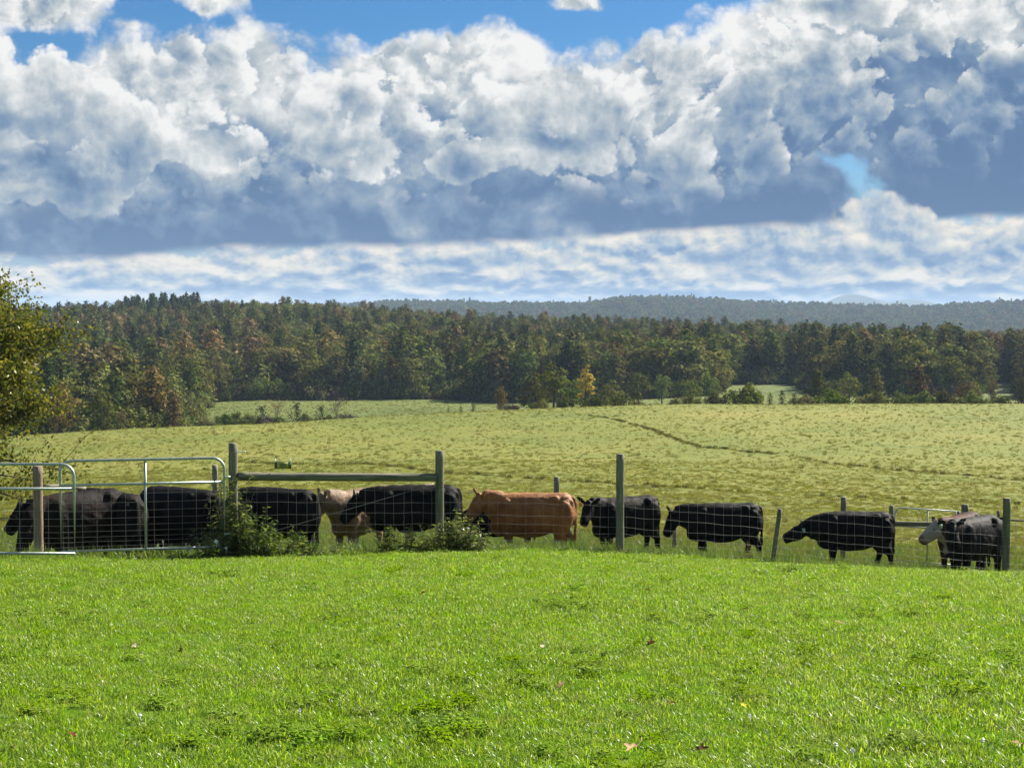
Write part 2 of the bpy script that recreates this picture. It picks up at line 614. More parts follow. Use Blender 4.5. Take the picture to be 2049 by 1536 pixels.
def bark_mat(name, c1, c2):
    m, b, out = material(name)
    P = b.n('ShaderNodeTexCoord').outputs['Object']
    f = b.noise(b.v('MULTIPLY', P, (9.0, 9.0, 1.6)), 1.0, 5.0, 0.6)
    principled(b, out, b.ramp(f, [(0.3, c1), (0.7, c2)]), 0.9, spec=0.2, bump=f, bump_d=0.03)
    return m


# lawn soil under the blades
M_lawn, b, out = material('lawn_ground')
P = b.n('ShaderNodeTexCoord').outputs['Object']
f = b.noise(P, 0.55, 4.0, 0.6)
g = b.noise(P, 14.0, 4.0, 0.7)
c = b.ramp(b.add(b.mul(f, 0.5), b.mul(g, 0.5)), [(0.3, (0.036, 0.075, 0.006)), (0.5, (0.064, 0.125, 0.009)), (0.7, (0.100, 0.170, 0.014))])
principled(b, out, c, 0.95, spec=0.0, bump=g, bump_d=0.03, bump_s=0.8)

# grazed pasture: yellow-green with dry bits and old tussocks
M_past, b, out = material('pasture_ground')
P = b.n('ShaderNodeTexCoord').outputs['Object']
f1 = b.noise(P, 0.035, 4.0, 0.6)
f2 = b.noise(P, 0.9, 5.0, 0.65)
f3 = b.noise(P, 6.0, 4.0, 0.7)
f4 = b.noise(P, 0.16, 3.0, 0.55)
mixv = b.add(b.add(b.add(b.mul(f1, 0.34), b.mul(f4, 0.22)), b.mul(f2, 0.22)), b.mul(f3, 0.22))
c = b.ramp(mixv, [(0.34, (0.068, 0.098, 0.013)), (0.46, (0.114, 0.135, 0.020)), (0.54, (0.152, 0.156, 0.027)), (0.66, (0.202, 0.182, 0.044))])
sp = b.n('ShaderNodeSeparateXYZ')
b.L.new(P, sp.inputs[0])
c = b.mix(b.sstep(sp.outputs[1], 225.0, 250.0, 0.0, 0.75), c, b.ramp(b.add(b.mul(f2, 0.6), b.mul(f1, 0.4)), [(0.36, (0.045, 0.072, 0.015)), (0.52, (0.080, 0.110, 0.024)), (0.66, (0.130, 0.142, 0.042))]))     # the far field is greener
principled(b, out, c, 0.9, spec=0.15, bump=b.add(b.mul(f2, 1.0), b.mul(f3, 0.35)), bump_d=0.45, bump_s=0.55)

M_floor, b, out = material('forest_floor')
P = b.n('ShaderNodeTexCoord').outputs['Object']
f = b.noise(P, 0.08, 4.0, 0.6)
principled(b, out, b.ramp(f, [(0.35, (0.030, 0.036, 0.014)), (0.65, (0.065, 0.058, 0.025))]), 0.95, spec=0.1)

M_farhill, b, out = material('far_hill')
P = b.n('ShaderNodeTexCoord').outputs['Object']
f = b.noise(P, 0.03, 5.0, 0.65)
principled(b, out, b.ramp(f, [(0.35, (0.030, 0.042, 0.018)), (0.65, (0.070, 0.066, 0.030))]), 0.95, spec=0.1)

# ------------------------------------------------------------------ land sheets
def grid_mesh(name, X, Y, Z, mat, smooth=True):
    r, c_ = X.shape
    V = np.stack([X, Y, Z], -1).reshape(-1, 3)
    i = np.arange(r - 1)[:, None] * c_
    j = np.arange(c_ - 1)[None, :]
    Q = np.stack([i + j, i + j + 1, i + c_ + j + 1, i + c_ + j], -1).reshape(-1, 4)
    return mesh_np(name, V, Q, [mat], smooth=smooth)


xs = np.concatenate([np.linspace(-45, -12, 34)[:-1], np.linspace(-12, 12, 121), np.linspace(12, 45, 34)[1:]])
ts = np.linspace(0, 1, 170)
X, T_ = np.meshgrid(xs, ts)
Y = -14 + T_ * (fence_y(X) + 14)
lawn = tag(link('lawn', grid_mesh('lawn', X, Y, ground(X, Y), M_lawn)), 'bright green mown lawn sloping down to the wire fence', kind='structure')

s_ = np.linspace(-1, 1, 361)
s_ = np.sign(s_) * np.abs(s_) ** 1.2
tt = np.linspace(0, 1, 330)
S, T_ = np.meshgrid(s_, tt)
Dd = 24.0 * (385.0 / 24.0) ** T_
X = S * (26 + Dd * 0.75)
Y0 = fence_y(np.clip(X, -40, 40))
Y = Y0 + (Dd - 24.0)
pasture = tag(link('pasture', grid_mesh('pasture', X, Y, ground(X, Y), M_past)), 'grazed yellow-green pasture rolling away behind the fence', kind='structure')
tt = np.linspace(0, 1, 90)
S, T_ = np.meshgrid(np.linspace(-1, 1, 121), tt)
Dd = 380.0 * (1800.0 / 380.0) ** T_
X = S * (26 + Dd * 0.75)
wood_ground = tag(link('wooded_slope', grid_mesh('wooded_slope', X, Dd, ground(X, Dd) - 0.05, M_floor)), 'shaded ground of the wooded slope under the trees', kind='structure')

# far ridge
RP = [-700, 300, 700, 800, 900, 1000, 1150, 1250, 1350, 1450, 1560, 1650, 1750, 1850, 1900, 2049, 2500, 2900]
RY = [622, 618, 611, 604, 606, 610, 612, 598, 596, 602, 608, 610, 613, 616, 612, 606, 612, 622]
HD = 2600.0


def ridge_z(x, y):
    p = 1024.5 + F * x / y
    crest = EYE + (620 - np.interp(p, RP, RY)) / F * HD - 6.0
    t = np.clip((y - 1350.0) / (HD - 1350.0), 0, 1.6)
    up = t * t * (3 - 2 * t)
    up = np.where(t > 1, np.maximum(0, 1 - (t - 1) * 1.2), up)
    wob = 5.0 * np.sin(x * 0.008 + 1.0) * np.sin(y * 0.006) * np.clip(t * 2, 0, 1) * (t < 0.93)
    return -75 + (crest + 75) * up + wob


S, T_ = np.meshgrid(np.linspace(-1, 1, 161), np.linspace(0, 1, 60))
Y = 1300 + T_ * 1900
X = S * Y * 0.62
hills = tag(link('hills', grid_mesh('hills', X, Y, ridge_z(X, Y), M_farhill)), 'long wooded ridge on the horizon', kind='structure')

S, T_ = np.meshgrid(np.linspace(-1, 1, 701), np.linspace(-1, 1, 41))
Y = 8200 + T_ * 1300
X = S * 6000
p = 1024.5 + F * X / 8200
prof = 25 * np.clip(1 - np.abs(p - 1700) / 62, 0, 1) ** 1.15 + 9 * np.exp(-((p - 1745) / 40) ** 2) + 19 * np.clip(1 - np.abs(p - 1815) / 66, 0, 1) ** 1.1 + 8 * np.exp(-((p - 1300) / 400) ** 2)
Z = -80 + (80 + EYE + prof / F * 8200) * np.clip(1 - T_ ** 2, 0, 1)
mountain = tag(link('mountain', grid_mesh('mountain', X, Y, Z, M_farhill)), 'faint blue mountains beyond the wooded ridge', kind='structure')
gp = link('ground', mesh_np('ground', [(-16000, -14000, -81), (16000, -14000, -81), (16000, 14000, -81), (-16000, 14000, -81)], [[(0, 1, 2, 3)]], [M_farhill]))
tag(gp, 'low valley land reaching to the horizon', kind='structure')

# ------------------------------------------------------------------ scatter (only for masses nobody could count)
def scatter(name, pts, scl, rot, idx, protos, label, cat):
    """one object whose points carry instances of the prototype meshes"""
    me = bpy.data.meshes.new(name)
    pts = np.asarray(pts, dtype=np.float32)
    n = len(pts)
    me.vertices.add(n)
    me.vertices.foreach_set('co', pts.ravel())
    for nm, ty, key, val in (('scl', 'FLOAT_VECTOR', 'vector', scl), ('rot', 'FLOAT_VECTOR', 'vector', rot), ('idx', 'INT', 'value', idx)):
        a = me.attributes.new(nm, ty, 'POINT')
        a.data.foreach_set(key, np.asarray(val, dtype=np.int32 if ty == 'INT' else np.float32).ravel())
    o = link(name, me)
    ng = bpy.data.node_groups.new(name + '_scatter', 'GeometryNodeTree')
    ng.interface.new_socket('Geometry', in_out='INPUT', socket_type='NodeSocketGeometry')
    ng.interface.new_socket('Geometry', in_out='OUTPUT', socket_type='NodeSocketGeometry')
    N, L = ng.nodes, ng.links
    gi, go = N.new('NodeGroupInput'), N.new('NodeGroupOutput')
    iop = N.new('GeometryNodeInstanceOnPoints')
    jn = N.new('GeometryNodeJoinGeometry')
    for pm in reversed(protos):
        po = bpy.data.objects.new(pm.name, pm)
        oi = N.new('GeometryNodeObjectInfo')
        oi.inputs['Object'].default_value = po
        oi.inputs['As Instance'].default_value = True
        L.new(oi.outputs['Geometry'], jn.inputs[0])

    def attr(nm, ty):
        a = N.new('GeometryNodeInputNamedAttribute')
        a.data_type = ty
        a.inputs['Name'].default_value = nm
        return a.outputs['Attribute']
    L.new(gi.outputs[0], iop.inputs['Points'])
    L.new(jn.outputs[0], iop.inputs['Instance'])
    iop.inputs['Pick Instance'].default_value = True
    L.new(attr('idx', 'INT'), iop.inputs['Instance Index'])
    er = N.new('FunctionNodeEulerToRotation')
    L.new(attr('rot', 'FLOAT_VECTOR'), er.inputs[0])
    L.new(er.outputs[0], iop.inputs['Rotation'])
    L.new(attr('scl', 'FLOAT_VECTOR'), iop.inputs['Scale'])
    L.new(iop.outputs[0], go.inputs[0])
    md = o.modifiers.new('scatter', 'NODES')
    md.node_group = ng
    return tag(o, label, cat, kind='stuff')


# ------------------------------------------------------------------ tree kinds
BARK = bark_mat('bark', (0.030, 0.024, 0.018), (0.085, 0.070, 0.052))
BARKP = bark_mat('pale_bark', (0.10, 0.09, 0.075), (0.20, 0.18, 0.155))
LM = {
    'pine': leaf_mat('pine_needles', (0.033, 0.052, 0.016), (0.083, 0.101, 0.026), (0.187, 0.160, 0.045), 0.16),
    'hemlock': leaf_mat('hemlock_needles', (0.018, 0.033, 0.014), (0.043, 0.062, 0.021), (0.078, 0.096, 0.029), 0.10),
    'brown_pine': leaf_mat('browning_pine_needles', (0.067, 0.057, 0.024), (0.166, 0.130, 0.049), (0.275, 0.191, 0.077), 0.18),
    'olive': leaf_mat('olive_leaves', (0.045, 0.060, 0.018), (0.112, 0.121, 0.031), (0.201, 0.184, 0.052), 0.22),
    'brown': leaf_mat('brown_leaves', (0.057, 0.044, 0.018), (0.133, 0.095, 0.035), (0.213, 0.143, 0.052), 0.22),
    'rust': leaf_mat('rust_leaves', (0.068, 0.030, 0.012), (0.131, 0.063, 0.022), (0.185, 0.097, 0.035), 0.22),
    'gold': leaf_mat('gold_leaves', (0.098, 0.076, 0.012), (0.186, 0.142, 0.023), (0.266, 0.204, 0.036), 0.22),
    'yellow': leaf_mat('yellow_leaves', (0.200, 0.150, 0.020), (0.360, 0.280, 0.035), (0.480, 0.380, 0.060), 0.4, jitter=0.02, hue=0.005),
    'green': leaf_mat('green_leaves', (0.042, 0.063, 0.015), (0.099, 0.130, 0.028), (0.187, 0.201, 0.048), 0.22),
    'mauve': leaf_mat('mauve_twigs', (0.054, 0.046, 0.036), (0.090, 0.072, 0.060), (0.126, 0.102, 0.079), 0.2, jitter=0.05, hue=0.005),
}


def limb_tree(g, H, r0, n_limb, crown_c, crown_r, start=0.3):
    """trunk and limbs, returns limb tips"""
    k = 7
    t = np.linspace(0, 1, k)
    wob = np.cumsum(rng.normal(0, 0.012 * H, (k, 2)), 0) * t[:, None]
    tr = np.c_[wob[:, 0], wob[:, 1], t * H * 0.9 - 0.3]
    g.tube(tr, r0 * (1 - 0.85 * t), 8)
    tips = []
    for i in range(n_limb):
        u = start + (0.85 - start) * i / max(1, n_limb - 1)
        base = np.array([np.interp(u, t, tr[:, q]) for q in range(3)])
        th = i * 2.4 + rng.normal(0, 0.3)
        rr = crown_r * rng.uniform(0.6, 0.95)
        tip = base + np.array([math.cos(th) * rr, math.sin(th) * rr, rng.uniform(0.08, 0.22) * H])
        mid = (base + tip) / 2 + np.array([0, 0, -0.03 * H])
        g.tube([base, mid, tip], [r0 * 0.42 * (1 - u * 0.5), r0 * 0.25, r0 * 0.06], 5)
        tips.append(tip)
    return tips


def conifer(H, Rb, seed, kind):
    """trunk geometry and needle geometry; kind sets the habit"""
    gt, gc = Geo(), Geo()
    t = np.linspace(0, 1, 6)
    gt.tube(np.c_[0.01 * H * np.sin(t * 3 + seed), 0.01 * H * np.cos(t * 4), t * H * 0.97 - 0.3], 0.018 * H * (1 - 0.92 * t), 7)
    whorls = {'pine': 20, 'hemlock': 30, 'young': 14}[kind]
    z0 = {'pine': 0.05, 'hemlock': 0.03, 'young': 0.03}[kind]
    for w in range(whorls):
        u = z0 + (1 - z0) * (w + rng.uniform(-0.2, 0.2)) / whorls
        u = min(u, 0.985)
        prof = (1 - u) ** {'pine': 0.42, 'hemlock': 0.62, 'young': 0.50}[kind]
        if kind == 'pine':
            prof *= min(1.0, 0.70 + 1.6 * (u - z0)) * rng.uniform(0.72, 1.12)
        nb = {'pine': 6, 'hemlock': 8, 'young': 6}[kind]
        th0 = rng.uniform(0, 6.28)
        for bi in range(nb):
            th = th0 + bi * 6.283 / nb + rng.normal(0, 0.22)
            Lb = Rb * prof * rng.uniform(0.7, 1.15) + 0.15
            droop = {'pine': 0.10, 'hemlock': -0.28, 'young': 0.28}[kind]
            nseg = max(2, int(Lb / 0.34))
            q = (np.arange(nseg) + rng.random(nseg)) / nseg
            q = 0.18 + 0.82 * q
            side = rng.normal(0, 0.16, nseg) * Lb * q
            cx = np.cos(th) * Lb * q - np.sin(th) * side
            cyy = np.sin(th) * Lb * q + np.cos(th) * side
            cz = u * H + droop * Lb * q ** 1.5 + rng.normal(0, 0.024, nseg) * H
            C = np.c_[cx, cyy, cz]
            sz = {'pine': 0.40, 'hemlock': 0.34, 'young': 0.30}[kind] * rng.uniform(0.7, 1.3, nseg) * (H / 13) ** 0.5
            od = np.array([math.cos(th), math.sin(th), 0.75])
            gc.cards(C, sz, aspect=0.5, nrm=od, jit=0.40)
            gc.cards(C + rng.normal(0, 0.14, C.shape), sz * 0.8, aspect=0.55, nrm=od, jit=0.55)
    return gt, gc


def broadleaf(H, Rc, seed, dens=1.0, low=0.22, n_puff=26, size=0.30, gaps=0.0):
    gt, gc = Geo(), Geo()
    limb_tree(gt, H * 0.9, 0.022 * H, 7, H * 0.6, Rc * 0.8)
    cz = H * (low + (1 - low) / 2)
    rz = H * (1 - low) / 2
    for i in range(n_puff):
        v = rng.normal(size=3)
        v /= np.linalg.norm(v)
        v *= rng.uniform(0.35, 0.86)
        c = np.array([v[0] * Rc, v[1] * Rc, cz + v[2] * rz])
        taper = 1.0 - 0.35 * max(0, v[2])
        c[:2] *= taper
        pr = Rc * rng.uniform(0.24, 0.42)
        n = int(46 * dens * (pr / 1.2) ** 2 * (0.30 / size) ** 2 * 0.6) + 8
        d = rng.normal(size=(n, 3))
        d /= np.linalg.norm(d, axis=1)[:, None]
        d[:, 2] = np.abs(d[:, 2]) * 1.0 - 0.35
        C = c + d * pr * rng.uniform(0.72, 1.08, (n, 1))
        gc.cards(C, size * rng.uniform(0.6, 1.25, n), aspect=0.7, nrm=d + 0.5 * v + np.array([0, 0, 0.25]), jit=0.38)
    return gt, gc


def shrub(H, Rc, dens=1.0, size=0.18, n_puff=16):
    gt, gc = Geo(), Geo()
    for i in range(6):
        th = i * 1.05
        gt.tube([(0, 0, -0.15), (0.25 * Rc * math.cos(th), 0.25 * Rc * math.sin(th), H * 0.4), (0.7 * Rc * math.cos(th), 0.7 * Rc * math.sin(th), H * 0.75)], [0.05, 0.03, 0.012], 5)
    for i in range(n_puff):
        th, rr = rng.uniform(0, 6.28), math.sqrt(rng.uniform(0, 0.8)) * Rc
        zt = H * (1 - 0.55 * (rr / Rc) ** 2)
        c = np.array([math.cos(th) * rr, math.sin(th) * rr, rng.uniform(0.15, 0.8) * zt])
        pr = rng.uniform(0.22, 0.36) * min(Rc, H)
        n = int(60 * dens * (pr / 0.6) ** 2 * (0.18 / size) ** 2 * 0.5) + 12
        d = rng.normal(size=(n, 3))
        d /= np.linalg.norm(d, axis=1)[:, None]
        C = c + d * pr * rng.uniform(0.6, 1.1, (n, 1))
        C[:, 2] = np.maximum(C[:, 2], 0.03)
        gc.cards(C, size * rng.uniform(0.6, 1.3, n), aspect=0.6, nrm=d + np.array([0, 0, 0.3]), jit=0.4)
    return gt, gc


def bare_tree(H):
    gt, gc = Geo(), Geo()
    for s in range(3):
        lean = np.array([rng.normal(0, 0.12), rng.normal(0, 0.12), 1.0]) * H
        gt.tube([(0, 0, -0.2), lean * 0.5 + rng.normal(0, 0.1, 3), lean * 0.95], [0.06, 0.04, 0.012], 5)
        for k in range(9):
            b0 = lean * rng.uniform(0.3, 0.9)
            tip = b0 + np.array([rng.normal(0, 0.25), rng.normal(0, 0.25), rng.uniform(0.08, 0.3)]) * H * 0.7
            gt.tube([b0, (b0 + tip) / 2, tip], [0.025, 0.016, 0.006], 4)
            gc.cards(tip + rng.normal(0, 0.25, (9, 3)), 0.11, flat=0.2)
    return gt, gc


KIND = {}       # kind -> list of (trunk mesh, crown mesh, joined mesh, height)


def register(kind, geos, H, leaf, bark=BARK):
    gt, gc = geos
    tm = gt.mesh(kind + '_trunk', [bark], smooth=True)
    cm = gc.mesh(kind + '_crown', [LM[leaf]], tint='rand')
    j = Geo()
    j.add(np.vstack(gt.V), np.vstack(gt.Q), np.vstack(gt.T))
    j.add(np.vstack(gc.V), np.vstack(gc.Q))
    nq1, nq2, nt1 = sum(map(len, gt.Q)), sum(map(len, gc.Q)), sum(map(len, gt.T))
    mi = np.r_[np.zeros(nq1), np.ones(nq2), np.zeros(nt1)]
    tint = rng.random(len(mi))
    jm = mesh_np(kind + '_tree', np.vstack(j.V), [np.vstack(j.Q), np.vstack(j.T)], [bark, LM[leaf]], tint, midx=mi)
    KIND.setdefault(kind, []).append((tm, cm, jm, H))


for k in range(4):
    register('pine', conifer(13.0, rng.uniform(3.0, 4.0), k, 'pine'), 13.0, 'pine')
for k in range(2):
    register('brown_pine', conifer(12.0, 3.6, k, 'pine'), 12.0, 'brown_pine')
for k in range(2):
    register('hemlock', conifer(14.0, 2.9, k, 'hemlock'), 14.0, 'hemlock')
for k in range(2):
    register('young_pine', conifer(9.0, 2.7, k, 'young'), 9.0, 'pine')
for kd, nn_ in (('olive', 3), ('green', 3), ('brown', 3), ('rust', 1), ('gold', 1)):
    for k in range(nn_):
        register(kd, broadleaf(12.0, rng.uniform(3.6, 4.6), k, dens=rng.uniform(0.8, 1.1), low=0.03, n_puff=32), 12.0, kd)
register('yellow', broadleaf(10.0, 2.1, 1, dens=1.3, low=0.10, n_puff=30, size=0.24), 10.0, 'yellow')
register('thin_brown', broadleaf(11.0, 3.9, 2, dens=0.75, low=0.02, n_puff=38, size=0.24), 11.0, 'brown')
register('bush', shrub(3.0, 2.6, 1.4, 0.2, 22), 3.0, 'green')
register('olive_bush', shrub(3.0, 2.6, 1.4, 0.2, 22), 3.0, 'olive')
register('mauve_bush', shrub(2.2, 2.9, 1.6, 0.16, 24), 2.2, 'mauve')
register('juniper', conifer(3.2, 1.15, 3, 'young'), 3.2, 'hemlock')
register('bare', bare_tree(4.0), 4.0, 'brown', BARKP)


def plant_tree(kind, name, x, y, height, label, cat='tree', group=None, wide=1.0, var=None, rz=None):
    tm, cm, jm, H = KIND[kind][R_.randrange(len(KIND[kind])) if var is None else var]
    o = empty(name, (x, y, G(x, y)), R_.uniform(0, 6.28) if rz is None else rz)
    s = height / H
    o.scale = (s * wide, s * wide, s)
    tag(o, label, cat, group)
    link('trunk' if 'bush' not in kind else 'stem', tm, o)
    link('crown', cm, o)
    return o


# ------------------------------------------------------------------ hedgerow and single trees, left to right in the photo
def hedge(kind, name, px, d, hpx, label, cat='tree', wide=1.0, group=None):
    """hpx: photo row of the top of the plant"""
    x = (px - 1024.5) / F * d
    return plant_tree(kind, name, x, d, max(0.8, at(px, hpx, d).z - G(x, d)), label, cat, group, wide)


hedge('thin_brown', 'broadleaf_tree', 118, 196, 757, 'thin russet-brown tree at the foot of the wood beside the leafy tree', wide=0.95)
hedge('brown_pine', 'pine_tree', 345, 205, 782, 'yellow-brown bushy pine at the corner where the wood meets the far field', wide=1.15)
hedge('brown_pine', 'pine_tree', 415, 335, 742, 'broad brownish pine standing just above the far field corner', wide=1.2)
hedge('olive', 'broadleaf_tree', 205, 200, 765, 'olive green tree between the russet tree and the yellow-brown pine', wide=0.9)
hedge('brown', 'broadleaf_tree', 240, 193, 808, 'small brown tree low at the wood edge left of the yellow-brown pine', wide=0.8)
hedge('brown_pine', 'pine_tree', 783, 345, 712, 'tall dark pine with orange-brown boughs at the far field edge', wide=1.15)  # browning needle colour over the whole crown
hedge('pine', 'pine_tree', 900, 350, 738, 'dark pine at the far field edge right of the orange-brown pine', wide=1.1)
hedge('thin_brown', 'broadleaf_tree', 1003, 232, 765, 'brown half-bare tree left of the big dark hedgerow tree', wide=0.75)
hedge('green', 'broadleaf_tree', 1108, 218, 714, 'big dull green tree in the hedgerow left of the yellow tree', wide=1.2)
hedge('yellow', 'broadleaf_tree', 1172, 218, 724, 'bright yellow autumn tree in the middle of the hedgerow', wide=1.15)
hedge('olive', 'broadleaf_tree', 1070, 226, 742, 'rounded olive tree between the brown half-bare tree and the big dull green tree', wide=1.3)
hedge('green', 'broadleaf_tree', 1145, 224, 746, 'dark green tree close against the left of the yellow tree', wide=1.2)
hedge('olive', 'broadleaf_tree', 1222, 222, 758, 'low dark olive tree right of the yellow tree', wide=1.2)
hedge('mauve_bush', 'shrub', 1025, 205, 808, 'mauve-brown leafless bush on the crest of the pasture', 'shrub', wide=1.15)
hedge('bush', 'shrub', 1062, 206, 805, 'dark green bush beside the mauve-brown bush', 'shrub', wide=0.55)
hedge('juniper', 'conifer_sapling', 897, 208, 816, 'small dark conifer, leftmost of three on the crest before the mauve bush', 'conifer', wide=0.9)
hedge('juniper', 'conifer_sapling', 922, 208, 812, 'small dark conifer, middle one of three before the mauve bush', 'conifer', wide=0.8)
hedge('juniper', 'conifer_sapling', 947, 208, 803, 'taller dark conifer, rightmost of three before the mauve bush', 'conifer', wide=1.0)
hedge('bush', 'shrub', 474, 250, 822, 'wide dark bush at the near side of the far field', 'shrub', wide=1.1)
hedge('juniper', 'conifer_sapling', 432, 250, 832, 'tiny conifer left of the wide dark bush', 'conifer', wide=1.1)
hedge('juniper', 'conifer_sapling', 522, 250, 813, 'bushy little conifer right of the wide dark bush', 'conifer', wide=1.4)
hedge('bare', 'sapling', 552, 250, 800, 'bare thin sapling between the little conifers', 'sapling')
hedge('juniper', 'conifer_sapling', 592, 250, 806, 'spiky little conifer right of the bare sapling', 'conifer', wide=1.1)
hedge('juniper', 'conifer_sapling', 641, 250, 812, 'little conifer left of the pale thin-leaved sapling', 'conifer', wide=1.1)
hedge('bare', 'sapling', 672, 250, 795, 'pale thin-leaved sapling at the end of the row before the far field', 'sapling')
for px, d, h, k, lab, wd in (
        (1278, 300, 738, 'olive', 'rounded olive tree in the hedgerow, first right of the open strip of field', 1.0),
        (1325, 310, 742, 'green', 'rounded green tree beside the rounded olive hedgerow tree', 1.1),
        (1385, 300, 750, 'olive', 'dark rounded tree left of the far field strip', 1.2),
        (1425, 285, 770, 'green', 'small dark tree touching the far field strip', 1.1),
        (1635, 240, 738, 'pine', 'dark rounded pine at the right end of the far field strip', 1.25),
        (1700, 250, 742, 'olive', 'dark olive tree right of the dark rounded pine', 1.0),
        (1752, 245, 735, 'pine', 'tall ragged pine in the hedgerow on the right', 1.2),
        (1838, 255, 730, 'brown_pine', 'brown-tinged pine in the hedgerow on the right', 1.2),
        (1935, 250, 752, 'brown', 'thin brownish tree in the hedgerow near the right edge', 1.0),
        (2046, 240, 752, 'pine', 'dark pine cut off by the right edge of the picture', 1.0),
        (1988, 300, 752, 'thin_brown', 'half-bare tree before the far field gap on the right', 0.6)):
    hedge(k, 'pine_tree' if 'pine' in k else 'broadleaf_tree', px, d, h, lab, wide=wd)
for px, d, h, k, lab, wd in (
        (1497, 210, 760, 'olive_bush', 'big rounded olive bush on the crest before the far field strip', 1.0),
        (1385, 215, 786, 'bush', 'low dark bush left of the big rounded bush', 0.8),
        (1432, 215, 782, 'bush', 'low bush close to the left of the big rounded bush', 0.9),
        (1348, 225, 790, 'olive_bush', 'little bush by the gap at the end of the hedgerow', 0.6),
        (1895, 215, 776, 'olive_bush', 'rounded dark bush under the hedgerow pines on the right', 0.8),
        (1800, 215, 782, 'bush', 'low dark bush under the tall ragged pine', 1.0),
        (1610, 215, 786, 'olive_bush', 'low olive bush under the dark rounded pine', 1.2),
        (1665, 215, 776, 'bush', 'dark bush under the dark olive tree', 1.1),
        (1745, 215, 778, 'olive_bush', 'olive bush in front of the tall ragged pine', 1.0),
        (1850, 215, 780, 'bush', 'dark bush in front of the brown-tinged pine', 1.0),
        (1950, 215, 780, 'bush', 'dark bush below the thin brownish tree', 1.0),
        (2000, 215, 786, 'olive_bush', 'low olive bush below the half-bare tree on the right', 1.0),
        (1190, 208, 784, 'olive_bush', 'low olive bush below the yellow tree', 1.2),
        (1240, 212, 780, 'bush', 'dark bush below the low olive tree', 0.8),
        (1085, 207, 796, 'olive_bush', 'low olive bush between the mauve bush and the big dull green tree', 0.9),
        (1275, 214, 796, 'olive_bush', 'low olive bush right of the dark bush below the low olive tree', 0.9),
        (1130, 208, 790, 'bush', 'low dark bush below the big dull green tree', 0.9)):
    hedge(k, 'shrub', px, d, h, lab, 'shrub', wide=wd)
for px, h, lab in ((1542, 786, 'small pointed conifer right of the big rounded bush'), (1566, 782, 'pointed conifer in the middle of three beside the big rounded bush'),
                   (1590, 788, 'small pointed conifer left of the low olive bush')):
    hedge('juniper', 'conifer_sapling', px, 214, h, lab, 'conifer')

for px, t, k, lab, wd in ((408, 838, 'olive_bush', 'low olive bush at the left end of the row before the far field', 0.9), (452, 830, 'bush', 'low bush touching the wide dark bush on its left', 0.8),
                          (498, 832, 'bush', 'low bush filling the gap right of the wide dark bush', 0.9), (562, 834, 'olive_bush', 'low olive bush at the foot of the bare sapling', 0.9),
                          (612, 830, 'bush', 'low bush right of the spiky little conifer', 0.8), (655, 832, 'olive_bush', 'low olive bush at the foot of the pale sapling', 0.9),
                          (695, 832, 'mauve_bush', 'low mauve twiggy bush at the right end of the row', 0.9), (535, 836, 'mauve_bush', 'low mauve twiggy bush under the bushy little conifer', 0.8)):
    hedge(k, 'shrub', px, 247, t - 5, lab, 'shrub', wide=wd * 1.3)

# ------------------------------------------------------------------ the wood on the slope
def wood_start(p):
    return np.interp(p, [-700, 0, 330, 385, 400, 900, 1000, 1240, 1420, 1450, 1600, 1640, 1950, 1985, 2040, 2060, 2800],
                     [205, 205, 215, 300, 340, 345, 335, 330, 340, 392, 392, 340, 340, 410, 410, 330, 330])


pts = []
d = 200.0
while d < 735:
    sp = 4.9 + d * 0.0028
    w_ = d * 0.62
    for x in np.arange(-w_, w_, sp):
        xx, yy = x + rng.normal(0, sp * 0.28), d + rng.normal(0, sp * 0.28)
        if yy > wood_start(1024.5 + F * xx / yy) and rng.random() < 0.93:
            pts.append((xx, yy))
    d += sp
pts = np.array(pts)
zz = ground(pts[:, 0], pts[:, 1])
pp = 1024.5 + F * pts[:, 0] / pts[:, 1]
kinds, hts = [], []
for (x, y), p in zip(pts, pp):
    nz = mnoise.noise(Vector((x * 0.012, y * 0.012, 3.0)))
    nz2 = mnoise.noise(Vector((x * 0.03, y * 0.03, 9.0)))
    r = rng.random()
    ridge = y > 560
    u = rng.random()
    if ridge and 250 < p < 400 and y > 610:
        k, h = 'hemlock', rng.uniform(13, 16)
    elif y < 480 and 250 < p < 700 and u < 0.55:
        k, h = ('young_pine', rng.uniform(7.5, 10.5))
    elif r < (0.26 if ridge else 0.48) + nz * 0.7:
        k = 'pine' if u < 0.80 else ('hemlock' if u < 0.88 else 'brown_pine')
        h = rng.uniform(9, 13.5)
    else:
        v = u + nz2 * 0.35
        k = 'green' if v < 0.42 else 'olive' if v < 0.84 else 'brown' if v < 0.97 else 'rust' if v < 0.982 else 'gold'
        h = rng.uniform(8.5, 12.5)
        if y < 430 and k in ('gold', 'rust'):
            k = 'olive'
    if y < 230 and p < 390:
        h *= 0.9
    elif y < 430:
        h *= 1.18
    elif y > 560:
        h *= 0.80
    else:
        h *= 0.88
    kinds.append(k)
    hts.append(h)
kinds, hts = np.array(kinds), np.array(hts)
